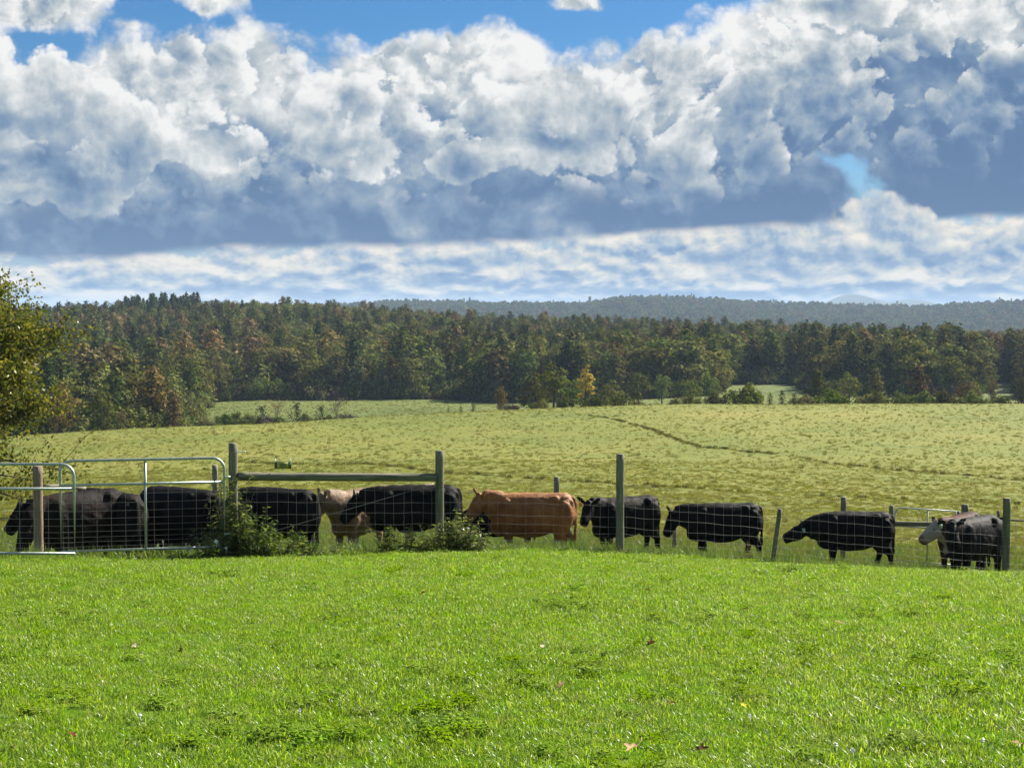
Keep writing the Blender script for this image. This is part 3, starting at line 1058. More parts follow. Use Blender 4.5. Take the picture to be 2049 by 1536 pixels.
# how near the front of the wood each one stands: these are singled out, the rest of the wood is one mass
front = (pts[:, 1] - wood_start(pp)) + np.where((pp > -60) & (pp < 2110), 0, 1e4)
order = np.argsort(front)[:230]
WORD = {'pine': ('pine_tree', 'dark green pine'), 'young_pine': ('pine_tree', 'young blue-green pine'), 'hemlock': ('conifer_tree', 'narrow dark conifer'),
        'brown_pine': ('pine_tree', 'brownish pine'), 'olive': ('broadleaf_tree', 'olive green broadleaf tree'), 'green': ('broadleaf_tree', 'dull green broadleaf tree'),
        'brown': ('broadleaf_tree', 'brown autumn tree'), 'rust': ('broadleaf_tree', 'rust red autumn tree'), 'gold': ('broadleaf_tree', 'golden autumn tree')}
SECT = [(150, 'behind the left edge tree'), (385, 'left of the far field'), (560, 'above the far field left end'), (780, 'above the far field middle'),
        (970, 'above the far field right end'), (1140, 'behind the mauve bush'), (1300, 'behind the yellow tree'), (1440, 'left of the far field strip'),
        (1610, 'above the far field strip'), (1800, 'behind the dark rounded pine'), (1960, 'behind the brown-tinged pine'), (9999, 'at the right edge')]
NUM = 'first second third fourth fifth sixth seventh eighth ninth tenth eleventh twelfth thirteenth fourteenth fifteenth sixteenth seventeenth eighteenth nineteenth twentieth'.split()
CNT = 'one two three four five six seven eight nine ten eleven twelve thirteen fourteen fifteen sixteen seventeen eighteen nineteen twenty'.split()
sets = {}
for i in order:
    sec = next(t for lim, t in SECT if pp[i] < lim)
    sets.setdefault((kinds[i], sec), []).append(i)
for (k, sec), mem in sets.items():
    nm, wd = WORD[k]
    mem.sort(key=lambda q: pp[q])
    for q, i in enumerate(mem):
        if len(mem) == 1:
            lab = 'only %s in the wood front %s' % (wd, sec)
        else:
            lab = '%s from left of %s %ss %s' % (NUM[min(q, 19)], CNT[min(len(mem) - 1, 19)], wd, sec)
        plant_tree(k, nm, pts[i, 0], pts[i, 1], hts[i], lab, 'tree', '%ss at the front of the wood' % wd, wide=rng.uniform(1.15, 1.45))
rest = np.setdiff1d(np.arange(len(pts)), order)
protos, pid = [], {}
for k, lst in KIND.items():
    for v, e in enumerate(lst):
        pid[(k, v)] = len(protos)
        protos.append(e)
ids = np.array([pid[(kinds[i], R_.randrange(len(KIND[kinds[i]])))] for i in rest])
Hs = np.array([protos[q][3] for q in ids])
sc = hts[rest] / Hs
wd = rng.uniform(1.1, 1.45, len(rest))
scatter('wood', np.c_[pts[rest], zz[rest] - 0.1], np.c_[sc * wd, sc * wd, sc], np.c_[np.zeros((len(rest), 2)), rng.uniform(0, 6.28, len(rest))], ids,
        [e[2] for e in protos], 'mixed autumn wood of pines and broadleaf trees covering the slope', 'wood')

# far ridge canopy
far_m = []
for k, (leaf, conif) in enumerate((('green', 0), ('olive', 0), ('brown', 0), ('pine', 1))):
    g = Geo()
    if conif:
        for q in range(90):
            u = rng.random()
            th = rng.uniform(0, 6.28)
            rr = (1 - u) * 3.2 + 0.4
            g.cards(np.array([[math.cos(th) * rr, math.sin(th) * rr, 1 + u * 13]]), 1.1, flat=0.6)
    else:
        v = rng.normal(size=(130, 3))
        v /= np.linalg.norm(v, axis=1)[:, None]
        v[:, 2] = np.abs(v[:, 2])
        v *= rng.uniform(0.85, 1.05, (130, 1))
        g.cards(v * np.array([5.0, 5.0, 8.0]) + np.array([0, 0, 2.0]), 1.25, flat=0.3, aspect=0.8)
    far_m.append(g.mesh('far_' + leaf, [LM[leaf]], tint='rand'))
fp = []
y = 1500.0
while y < 2680:
    w_ = 13.0
    lo, hi = (350 - 1024.5) / F * y, (2500 - 1024.5) / F * y
    xx = np.arange(lo, hi, w_)
    fp.append(np.c_[xx + rng.normal(0, 4, len(xx)), y + rng.normal(0, 4, len(xx))])
    y += w_
fp = np.vstack(fp)
fz = ridge_z(fp[:, 0], fp[:, 1])
s1 = rng.uniform(0.75, 1.15, len(fp))
scatter('far_wood', np.c_[fp, fz - 1.0], np.c_[s1, s1, s1 * rng.uniform(0.8, 1.2, len(fp))], np.c_[np.zeros((len(fp), 2)), rng.uniform(0, 6.28, len(fp))],
        rng.choice(4, len(fp), p=[0.42, 0.34, 0.19, 0.05]), far_m, 'bluish tree cover of the far ridge', 'wood')

# undergrowth closing the foot of the wood
up_, ui, us = [], [], []
bk = [pid[(k, 0)] for k in ('bush', 'olive_bush', 'mauve_bush')]
for p in np.arange(-300, 2350, 5.0):
    for k in range(2):
        y = float(wood_start(p)) + rng.uniform(-3, 6)
        up_.append(((p - 1024.5) / F * y, y)); q = rng.choice(3, p=[0.5, 0.38, 0.12]); ui.append(q); us.append(rng.uniform(0.7, 1.5))
up_ = np.array(up_); us = np.array(us)
scatter('undergrowth', np.c_[up_, ground(up_[:, 0], up_[:, 1]) - 0.1], np.c_[us, us, us * rng.uniform(0.8, 1.3, len(us))], np.c_[np.zeros((len(us), 2)), rng.uniform(0, 6.28, len(us))], ui,
        [protos[q][2] for q in bk], 'dark undergrowth along the foot of the wood', 'undergrowth')

# ------------------------------------------------------------------ leafy tree at the left edge
M_nearleaf = leaf_mat('small_green_leaves', (0.046, 0.066, 0.012), (0.096, 0.114, 0.020), (0.210, 0.178, 0.034), 0.45, gloss=0.15, jitter=0.0, hue=0.0, rough=0.3)
tx, ty = -16.8, 46.0
nt = empty('leafy_tree', (tx, ty, G(tx, ty)))
tag(nt, 'leafy green tree with yellowing leaves cut off by the left edge', 'tree')
gt, gc = Geo(), Geo()
TH = 8.2
t = np.linspace(0, 1, 8)
gt.tube(np.c_[0.25 * np.sin(t * 4), 0.2 * np.cos(t * 5), t * TH * 0.85 - 0.3], 0.20 * (1 - 0.9 * t), 9)
for i in range(80):
    u = 0.14 + 0.74 * (i / 79) ** 0.85
    th = i * 2.399 + rng.normal(0, 0.2)
    prof = math.sin(min(1.0, (u + 0.16) * 0.98) * math.pi) ** 0.55
    Lb = 3.5 * prof * rng.uniform(0.72, 1.05)
    rise = rng.uniform(0.2, 0.6) if u > 0.25 else rng.uniform(-0.3, 0.15)
    b0 = np.array([0.25 * math.sin(u / 0.85 * 4), 0.2 * math.cos(u / 0.85 * 5), u * TH])
    dirh = np.array([math.cos(th), math.sin(th), rise])
    q = np.linspace(0, 1, 6)
    br = b0 + dirh * Lb * q[:, None] + np.c_[rng.normal(0, 0.08, (6, 2)) * q[:, None], -0.12 * Lb * q ** 2]
    gt.tube(br, 0.055 * (1 - 0.9 * q) * (1.2 - u), 5)
    for sx in range(12):
        qq = rng.uniform(0.2, 1.0)
        b1 = np.array([np.interp(qq, q, br[:, k]) for k in range(3)])
        dv = dirh * 0.45 + rng.normal(0, 0.6, 3)
        l2 = rng.uniform(0.35, 0.9)
        tip = b1 + dv * l2
        gt.tube([b1, (b1 + tip) / 2 + rng.normal(0, 0.03, 3), tip], [0.014, 0.009, 0.004], 4, cap=False)
        n = int(rng.uniform(60, 105) * (1.0 if u > 0.3 else 0.45))
        w_ = rng.random((n, 1))
        gc.cards(b1 + (tip - b1) * w_ * 1.08 + rng.normal(0, 0.16, (n, 3)), rng.uniform(0.045, 0.078, n), flat=0.25, aspect=0.62)
link('trunk', gt.mesh('leafy_tree_trunk', [BARK], smooth=True), nt)
link('crown', gc.mesh('leafy_tree_crown', [M_nearleaf], tint='rand'), nt)

# ------------------------------------------------------------------ haze over the far land
hz = Geo()
hz.box((0, 0, 0), (1, 1, 1))
M_haze = bpy.data.materials.new('haze')
M_haze.use_nodes = True
hn = M_haze.node_tree
hn.nodes.clear()
ho = hn.nodes.new('ShaderNodeOutputMaterial')
pv = hn.nodes.new('ShaderNodeVolumePrincipled')
pv.inputs['Color'].default_value = (0.50, 0.68, 0.93, 1)
pv.inputs['Density'].default_value = 0.00012
pv.inputs['Anisotropy'].default_value = 0.0
hn.links.new(pv.outputs[0], ho.inputs['Volume'])
haze = link('haze', hz.mesh('haze', [M_haze]))
haze.scale = (17000, 17000, 76)
haze.location = (0, 0, -7)         # from z = -83 to 69
tag(haze, 'pale blue haze in the air over the land', 'haze', kind='stuff')

# ------------------------------------------------------------------ fence and gate materials
def wood_mat(name, c1, c2, c3, scale=1.0):
    m, b, out = material(name)
    P = b.n('ShaderNodeTexCoord').outputs['Object']
    g = b.noise(b.v('MULTIPLY', P, (26.0 * scale, 26.0 * scale, 2.2)), 1.0, 5.0, 0.65, distortion=0.6)
    bl = b.noise(P, 3.0, 3.0, 0.6)
    c = b.ramp(g, [(0.28, c1), (0.5, c2), (0.72, c3)])
    c = b.mix(b.sstep(bl, 0.5, 0.7, 0.0, 0.45), c, (0.085, 0.105, 0.062))
    oi = b.n('ShaderNodeObjectInfo').outputs['Random']
    h = b.n('ShaderNodeHueSaturation')
    b.set(h.inputs['Color'], c)
    b.set(h.inputs['Value'], b.lin(oi, 0, 1, 0.82, 1.18))
    principled(b, out, h.outputs[0], 0.88, spec=0.2, bump=g, bump_d=0.012, bump_s=0.9)
    return m


M_post = wood_mat('weathered_post', (0.060, 0.058, 0.040), (0.150, 0.142, 0.100), (0.270, 0.250, 0.185))
M_brown_post = wood_mat('brown_post', (0.100, 0.070, 0.050), (0.190, 0.140, 0.105), (0.290, 0.225, 0.175))
M_galv, b, out = material('galvanised_tube')
P = b.n('ShaderNodeTexCoord').outputs['Object']
f = b.noise(P, 24.0, 4.0, 0.6)
principled(b, out, b.ramp(f, [(0.3, (0.26, 0.30, 0.28)), (0.7, (0.44, 0.48, 0.46))]), b.lin(f, 0.3, 0.7, 0.38, 0.55), metallic=0.55, bump=f, bump_d=0.002)
M_wire, b, out = material('galvanised_wire')
principled(b, out, (0.20, 0.20, 0.185), 0.5, metallic=0.4)


def rot_to(v):
    return Vector(v).to_track_quat('Z', 'Y')


def cyl_mesh(name, L, r, mat, n=10, jag=0.0, taper=0.0):
    g = Geo()
    k = max(2, int(L / 0.12)) if jag else 2
    t = np.linspace(0, 1, k)
    V, Q = [], []
    th = np.linspace(0, 2 * np.pi, n, endpoint=False)
    for q in t:
        rr = r * (1 - taper * q) * (1 + (rng.normal(0, jag, n) if jag else 0))
        V += [(math.cos(a) * x, math.sin(a) * x, q * L) for a, x in zip(th, np.broadcast_to(rr, (n,)))]
    for i in range(k - 1):
        Q += [(i * n + j, i * n + (j + 1) % n, (i + 1) * n + (j + 1) % n, (i + 1) * n + j) for j in range(n)]
    c0 = len(V)
    V += [(0, 0, 0), (0, 0, L + (rng.normal(0, 0.006) if jag else 0))]
    T = [(c0, (j + 1) % n, j) for j in range(n)] + [(c0 + 1, (k - 1) * n + j, (k - 1) * n + (j + 1) % n) for j in range(n)]
    g.add(V, Q, T)
    return g.mesh(name, [mat], smooth=False)


def wooden_post(parent, px, d, top_py, r, mat=M_post, lean=(0, 0), name='post', sunk=0.35):
    p = at(px, top_py, d)
    zg = G(p.x, p.y) - sunk
    L = p.z - zg
    me = cyl_mesh('post', L, r, mat, 14, 0.018, 0.03)
    o = link(name, me, parent)
    o.location = Vector((p.x - lean[0] * L, p.y - lean[1] * L, zg)) - parent.location
    o.rotation_mode = 'QUATERNION'
    o.rotation_quaternion = rot_to((lean[0], lean[1], 1))
    return p


def bar(parent, a, b_, r, mat, name, n=8, jag=0.0):
    a, b_ = Vector(a), Vector(b_)
    me = cyl_mesh(name, (b_ - a).length, r, mat, n, jag)
    o = link(name, me, parent)
    o.location = a - parent.location
    o.rotation_mode = 'QUATERNION'
    o.rotation_quaternion = rot_to(b_ - a)
    return o


def wire_path(parent, pts, r, name='wire', mat=M_wire):
    g = Geo()
    g.tube(np.array([tuple(p) for p in pts]) - np.array(parent.location), r, 5, cap=False)
    return link(name, g.mesh(name, [mat], smooth=True), parent)


def woven(parent, line, rows, step, r, knots=True, r_stay=None, s_name='stay_wire'):
    """woven wire: line = [(x, y)] post positions; one object per line wire and per stay"""
    P2 = np.array(line, float)
    seg = np.r_[0, np.cumsum(np.linalg.norm(np.diff(P2, axis=0), axis=1))]
    gz = ground(P2[:, 0], P2[:, 1])
    tot = seg[-1]
    s = np.linspace(0, tot, int(tot / 0.14))
    bx, by, bz = (np.interp(s, seg, a) for a in (P2[:, 0], P2[:, 1], gz))
    for h in rows:
        wob = 0.006 * np.sin(s * 9.0 + h * 40) + 0.012 * np.sin(s * 1.3 + h * 17)
        wire_path(parent, np.c_[bx, by, bz + h + wob], r)
    top, bot = max(rows), min(rows)
    me = None
    kg = Geo()
    for q in np.arange(step * 0.4, tot, step):
        x, y, z = (float(np.interp(q, s, a)) for a in (bx, by, bz))
        if me is None:
            g = Geo()
            zz_ = np.linspace(bot, top, 14)
            g.tube(np.c_[0.004 * np.sin(zz_ * 30), 0 * zz_, zz_], r_stay or r * 0.8, 4, cap=False)
            me = g.mesh(s_name, [M_wire], smooth=True)
        o = link(s_name, me, parent)
        o.location = Vector((x, y, z)) - parent.location
        o.rotation_euler = (0, rng.normal(0, 0.012), rng.uniform(0, 6))
        for h in rows:
            wob = 0.006 * math.sin(q * 9.0 + h * 40) + 0.012 * math.sin(q * 1.3 + h * 17)
            c = np.array((x, y, z + h + wob)) - np.array(parent.location)
            e = r * 1.9
            kg.add(c + np.array([(e, 0, 0), (0, e, 0), (-e, 0, 0), (0, -e, 0), (0, 0, e), (0, 0, -e)]), None,
                   [(0, 1, 4), (1, 2, 4), (2, 3, 4), (3, 0, 4), (1, 0, 5), (2, 1, 5), (3, 2, 5), (0, 3, 5)])
    if knots:
        tag(link('wire_knots', kg.mesh('wire_knots', [M_wire]), parent), kind='stuff')


# ------------------------------------------------------------------ front fence
e0 = at(465, 1095, 23.4)
ff = empty('wire_fence', (e0.x, e0.y, G(e0.x, e0.y)))
tag(ff, 'woven wire fence on round wooden posts along the far edge of the lawn', 'fence')
fp1 = wooden_post(ff, 466, 23.4, 887, 0.070)
fp2 = wooden_post(ff, 879.5, 24.5, 902, 0.069)
fp3 = wooden_post(ff, 1241, 25.2, 908, 0.068)
fpl = wooden_post(ff, 1561, 25.9, 1017, 0.040, lean=(0.13, 0), sunk=0.3)
fp4 = wooden_post(ff, 2015, 26.2, 996, 0.066)
fp5 = wooden_post(ff, 2560, 26.9, 1035, 0.066)
bar(ff, at(476, 953, 23.36), at(872, 955, 24.45), 0.064, M_post, 'rail', 12, 0.03)
wire_path(ff, [at(880, 965, 24.42), at(480, 1082, 23.36)], 0.0026, 'brace_wire')
wire_path(ff, [at(470, 911, 23.32), at(566, 917.5, 23.6), at(700, 921, 23.9), at(876, 920, 24.42)], 0.0016, 'strand_wire')
M_white, b, out = material('white_plastic')
principled(b, out, (0.75, 0.73, 0.68), 0.45)
bar(ff, at(470, 904, 23.33), at(491, 903, 23.2), 0.009, M_white, 'insulator', 8)
woven(ff, [(q.x, q.y - 0.075) for q in (fp1, fp2, fp3, fpl, fp4, fp5)], [0.04, 0.13, 0.23, 0.35, 0.48, 0.64, 0.82, 1.00, 1.18], 0.155, 0.0017)

# sign hung on the strand
sp_ = at(566, 930.5, 23.55)
sg = empty('fence_sign', sp_)
tag(sg, 'small green and yellow sign hung on the strand above the log rail', 'sign')
M_sgreen, b, out = material('sign_green')
principled(b, out, (0.018, 0.085, 0.035), 0.45)
M_syel, b, out = material('sign_yellow')
principled(b, out, (0.40, 0.38, 0.09), 0.5)
M_sdark, b, out = material('sign_print')
principled(b, out, (0.05, 0.06, 0.02), 0.5)
g = Geo(); g.box((0, 0, 0), (0.128, 0.004, 0.052)); plate_ = link('plate', g.mesh('plate', [M_sgreen]), sg)
g = Geo(); g.box((0, -0.006, 0.002), (0.086, 0.002, 0.044)); link('print_panel', g.mesh('print_panel', [M_syel]), plate_)
for zz_ in (0.022, 0.0, -0.022):
    g = Geo(); g.box((0, -0.0095, zz_), (0.052, 0.0015, 0.005)); link('print_line', g.mesh('print_line', [M_sdark]), plate_)
for xx in (-0.118, 0.118):
    g = Geo(); g.tube([(xx, -0.003, 0.045), (xx, -0.006, 0.07), (xx, -0.002, 0.098)], 0.010, 6); link('tie', g.mesh('tie', [M_white]), sg)


# ------------------------------------------------------------------ tube gates
def tube_gate(name, label, a_px, b_px, d_a, d_b, h, rail_h, base_z, corners, braces, rows, vstep, r=0.021):
    A = at(a_px, 1000, d_a); B = at(b_px, 1000, d_b)
    A.z = B.z = base_z
    ax = (B - A); W_ = ax.length; ax.normalize()
    up = Vector((0, 0, 1))
    o = empty(name, A)
    tag(o, label, 'gate')
    P = lambda u, v: A + ax * u + up * v
    cr = 0.17
    path = []

    def arc(cx, cz, a0, a1):
        return [P(cx + cr * math.cos(q), cz + cr * math.sin(q)) for q in np.linspace(a0, a1, 9)]
    path = [P(0, 0)]
    path += arc(cr, h - cr, math.pi, math.pi / 2) if corners[0] else [P(0, h)]
    path += arc(W_ - cr, h - cr, math.pi / 2, 0) if corners[1] else [P(W_, h)]
    path += [P(W_, 0)]
    g = Geo(); g.tube(np.array([tuple(p) for p in path]) - np.array(A), r, 10); link('frame_tube', g.mesh('frame_tube', [M_galv], smooth=True), o)
    bar(o, P(0, 0.012), P(W_, 0.012), r * 0.95, M_galv, 'bottom_rail', 10)
    bar(o, P(0, rail_h), P(W_, rail_h), r * 0.95, M_galv, 'middle_rail', 10)
    for u in braces:
        bar(o, P(u, 0.012), P(u, h), r * 0.85, M_galv, 'upright', 10)
    for v in rows:
        wire_path(o, [P(0.01, v), P(W_ * 0.5, v - 0.004), P(W_ - 0.01, v)], 0.0021)
    for u in np.arange(vstep * 0.5, W_, vstep):
        wire_path(o, [P(u, 0.02), P(u, rail_h)], 0.0018, 'stay_wire')
    return o, P, W_


gz = at(148, 1109, 21.5).z
tube_gate('tube_gate', 'nearer metal tube gate cut off by the left edge, overlapping the other', -205, 148.5, 21.6, 21.5, 1.27, 0.925, gz, (True, True), (1.2,),
          [0.09, 0.16, 0.23, 0.31, 0.40, 0.50, 0.61, 0.73, 0.83], 0.205)
gz = at(285, 1101, 22.6).z
g2, P_, W_ = tube_gate('tube_gate', 'full metal tube gate with wire mesh hinged to the tall wooden post', 121, 449, 22.4, 22.9, 1.345, 0.985, gz, (True, True), (1.21,),
                       [0.08, 0.15, 0.22, 0.30, 0.39, 0.49, 0.60, 0.72, 0.85], 0.205)
for v in (0.2, 1.05):
    g = Geo(); g.tube([tuple(Vector(P_(W_ - 0.01, v)) - g2.location), tuple(Vector(P_(W_ + 0.09, v + 0.01)) - g2.location)], 0.014, 8); link('hinge', g.mesh('hinge', [M_galv]), g2)

gp_ = at(75, 1105, 22.95)
o = empty('gate_post', (gp_.x, gp_.y, G(gp_.x, gp_.y)))
tag(o, 'reddish-brown wooden post behind the nearer tube gate', 'post')
wooden_post(o, 75, 22.95, 932, 0.072, M_brown_post)
bar(o, at(85, 973, 23.05), at(170, 975, 23.6), 0.04, M_post, 'rail', 10, 0.03)

# ------------------------------------------------------------------ back fence behind the cattle
e1 = at(1114, 1090, 34)
bf = empty('back_fence', (e1.x, e1.y, G(e1.x, e1.y)))
tag(bf, 'wire fence with weathered posts behind the cattle', 'fence')
bposts = [wooden_post(bf, px, d, ty_, r) for px, d, ty_, r in ((-160, 30.5, 930, .07), (430, 31.5, 930, .062), (1114, 34.0, 954, .062), (1350, 34.2, 1030, .05),
          (1688, 34.4, 994, .066), (1784, 34.6, 1011, .055))]
woven(bf, [(q.x, q.y) for q in bposts], [0.10, 0.25, 0.42, 0.60, 0.80, 1.0], 0.30, 0.0018, knots=False)
q1 = bposts[-1]
wooden_post(bf, 1931, 33.6, 1009, 0.082)
wooden_post(bf, 1916, 34.3, 1022, 0.055)
wooden_post(bf, 1998, 34.6, 1021, 0.035)
wooden_post(bf, 2150, 34.8, 1024, 0.05)
bar(bf, at(1786, 1047, 34.5), at(1926, 1050, 33.7), 0.055, M_post, 'rail', 10, 0.03)
bar(bf, at(1936, 1042, 33.8), at(1998, 1039, 34.55), 0.022, M_post, 'rail', 8, 0.03)
bar(bf, at(1998, 1039, 34.6), at(2150, 1046, 34.8), 0.022, M_post, 'rail', 8, 0.03)
gz = at(1860, 1134, 34.0).z
tube_gate('tube_gate', 'distant metal tube gate between posts behind the white-faced animal', 1791, 1913, 34.9, 34.2, 1.22, 0.8, gz, (True, False), (0.75,),
          [0.1, 0.2, 0.32, 0.46, 0.62], 0.16, 0.018)

# ------------------------------------------------------------------ cattle
def coat(name, c1, c2, c3, sheen=0.25, face=None, rough=0.62):
    m, b, out = material(name)
    P = b.n('ShaderNodeTexCoord').outputs['Object']
    n1 = b.noise(P, 2.2, 4.0, 0.6)
    hair = b.noise(b.v('MULTIPLY', P, (18.0, 60.0, 26.0)), 1.6, 4.0, 0.65, distortion=0.8)
    c = b.ramp(b.add(b.mul(n1, 0.6), b.mul(hair, 0.4)), [(0.36, c1), (0.5, c2), (0.64, c3)])
    if face:
        fa = b.n('ShaderNodeAttribute', attribute_name='face').outputs['Fac']
        k = b.sstep(b.add(fa, b.mul(b.sub(n1, 0.5), 0.12)), 0.0, 0.04)
        muz = b.sstep(fa, 0.36, 0.42)
        c = b.mix(k, c, b.mix(muz, (0.32, 0.285, 0.24), (0.17, 0.12, 0.10)))
    p = principled(b, out, c, rough, spec=0.35, bump=b.add(b.mul(hair, 0.5), n1), bump_d=0.018, bump_s=0.7)
    p.inputs['Sheen Weight'].default_value = sheen
    p.inputs['Specular IOR Level'].default_value = 0.06 if c3[0] < 0.1 else 0.25
    p.inputs['Sheen Roughness'].default_value = 0.35
    p.inputs['Sheen Tint'].default_value = (min(1, c3[0] * 6), min(1, c3[1] * 6), min(1, c3[2] * 6), 1)
    return m


COAT = {
    'black': coat('black_coat', (0.0035, 0.0035, 0.004), (0.0055, 0.005, 0.005), (0.012, 0.009, 0.007), 0.0),
    'brownblack': coat('brown_black_coat', (0.006, 0.005, 0.005), (0.011, 0.008, 0.007), (0.028, 0.018, 0.012), 0.02),
    'orange': coat('orange_coat', (0.155, 0.052, 0.014), (0.245, 0.090, 0.025), (0.350, 0.155, 0.050), 0.10),
    'tan': coat('tan_coat', (0.105, 0.062, 0.032), (0.160, 0.098, 0.053), (0.235, 0.155, 0.090), 0.06),
    'cream': coat('cream_coat', (0.22, 0.175, 0.115), (0.29, 0.24, 0.165), (0.37, 0.315, 0.23), 0.06),
    'whiteface': coat('red_coat_white_face', (0.028, 0.010, 0.006), (0.046, 0.015, 0.009), (0.075, 0.026, 0.015), 0.0, face=True),
    'grey': coat('grey_black_coat', (0.006, 0.006, 0.007), (0.011, 0.010, 0.010), (0.024, 0.021, 0.019), 0.02),
}
M_eye, b, out = material('cow_eye')
principled(b, out, (0.006, 0.004, 0.003), 0.15)
M_hoof, b, out = material('hoof')
principled(b, out, (0.03, 0.026, 0.022), 0.6)
TAGM = {}
for nm, cc in (('orange', (0.62, 0.25, 0.05)), ('teal', (0.20, 0.50, 0.45)), ('green', (0.35, 0.50, 0.32))):
    TAGM[nm], b, out = material(nm + '_tag')
    principled(b, out, cc, 0.4)


def loft(g, C, w, h, ref='z', n=16, p=2.0):
    """closed elliptic tube through centres C with half widths w and half heights h"""
    C = np.asarray(C, float); m = len(C)
    w = np.broadcast_to(w, (m,)); h = np.broadcast_to(h, (m,))
    t = np.gradient(C, axis=0); t /= np.linalg.norm(t, axis=1)[:, None]
    r = np.array([0, 0, 1.0]) if ref == 'z' else np.array([1.0, 0, 0])
    s = np.cross(r, t); s /= np.linalg.norm(s, axis=1)[:, None] + 1e-9
    u = np.cross(t, s)
    th = np.linspace(0, 2 * np.pi, n, endpoint=False)
    cs = np.sign(np.cos(th)) * np.abs(np.cos(th)) ** (2 / p)
    sn = np.sign(np.sin(th)) * np.abs(np.sin(th)) ** (2 / p)
    V = C[:, None] + cs[None, :, None] * (w[:, None, None] * s[:, None]) + sn[None, :, None] * (h[:, None, None] * u[:, None])
    V = np.vstack([V.reshape(-1, 3), C[0], C[-1]])
    i = np.arange(m - 1)[:, None] * n; j = np.arange(n)[None]
    Q = np.stack([i + j, i + (j + 1) % n, i + n + (j + 1) % n, i + n + j], -1).reshape(-1, 4)
    k = m * n
    T = [(k, (q + 1) % n, q) for q in range(n)] + [(k + 1, (m - 1) * n + q, (m - 1) * n + (q + 1) % n) for q in range(n)]
    g.add(V, Q, T)


def ellipsoid(g, c, r, n=12):
    t = np.linspace(-0.98, 0.98, 9)
    loft(g, np.c_[c[0] + r[0] * t, np.full(9, c[1]), np.full(9, c[2])], r[1] * np.sqrt(1 - t * t), r[2] * np.sqrt(1 - t * t), 'z', n)


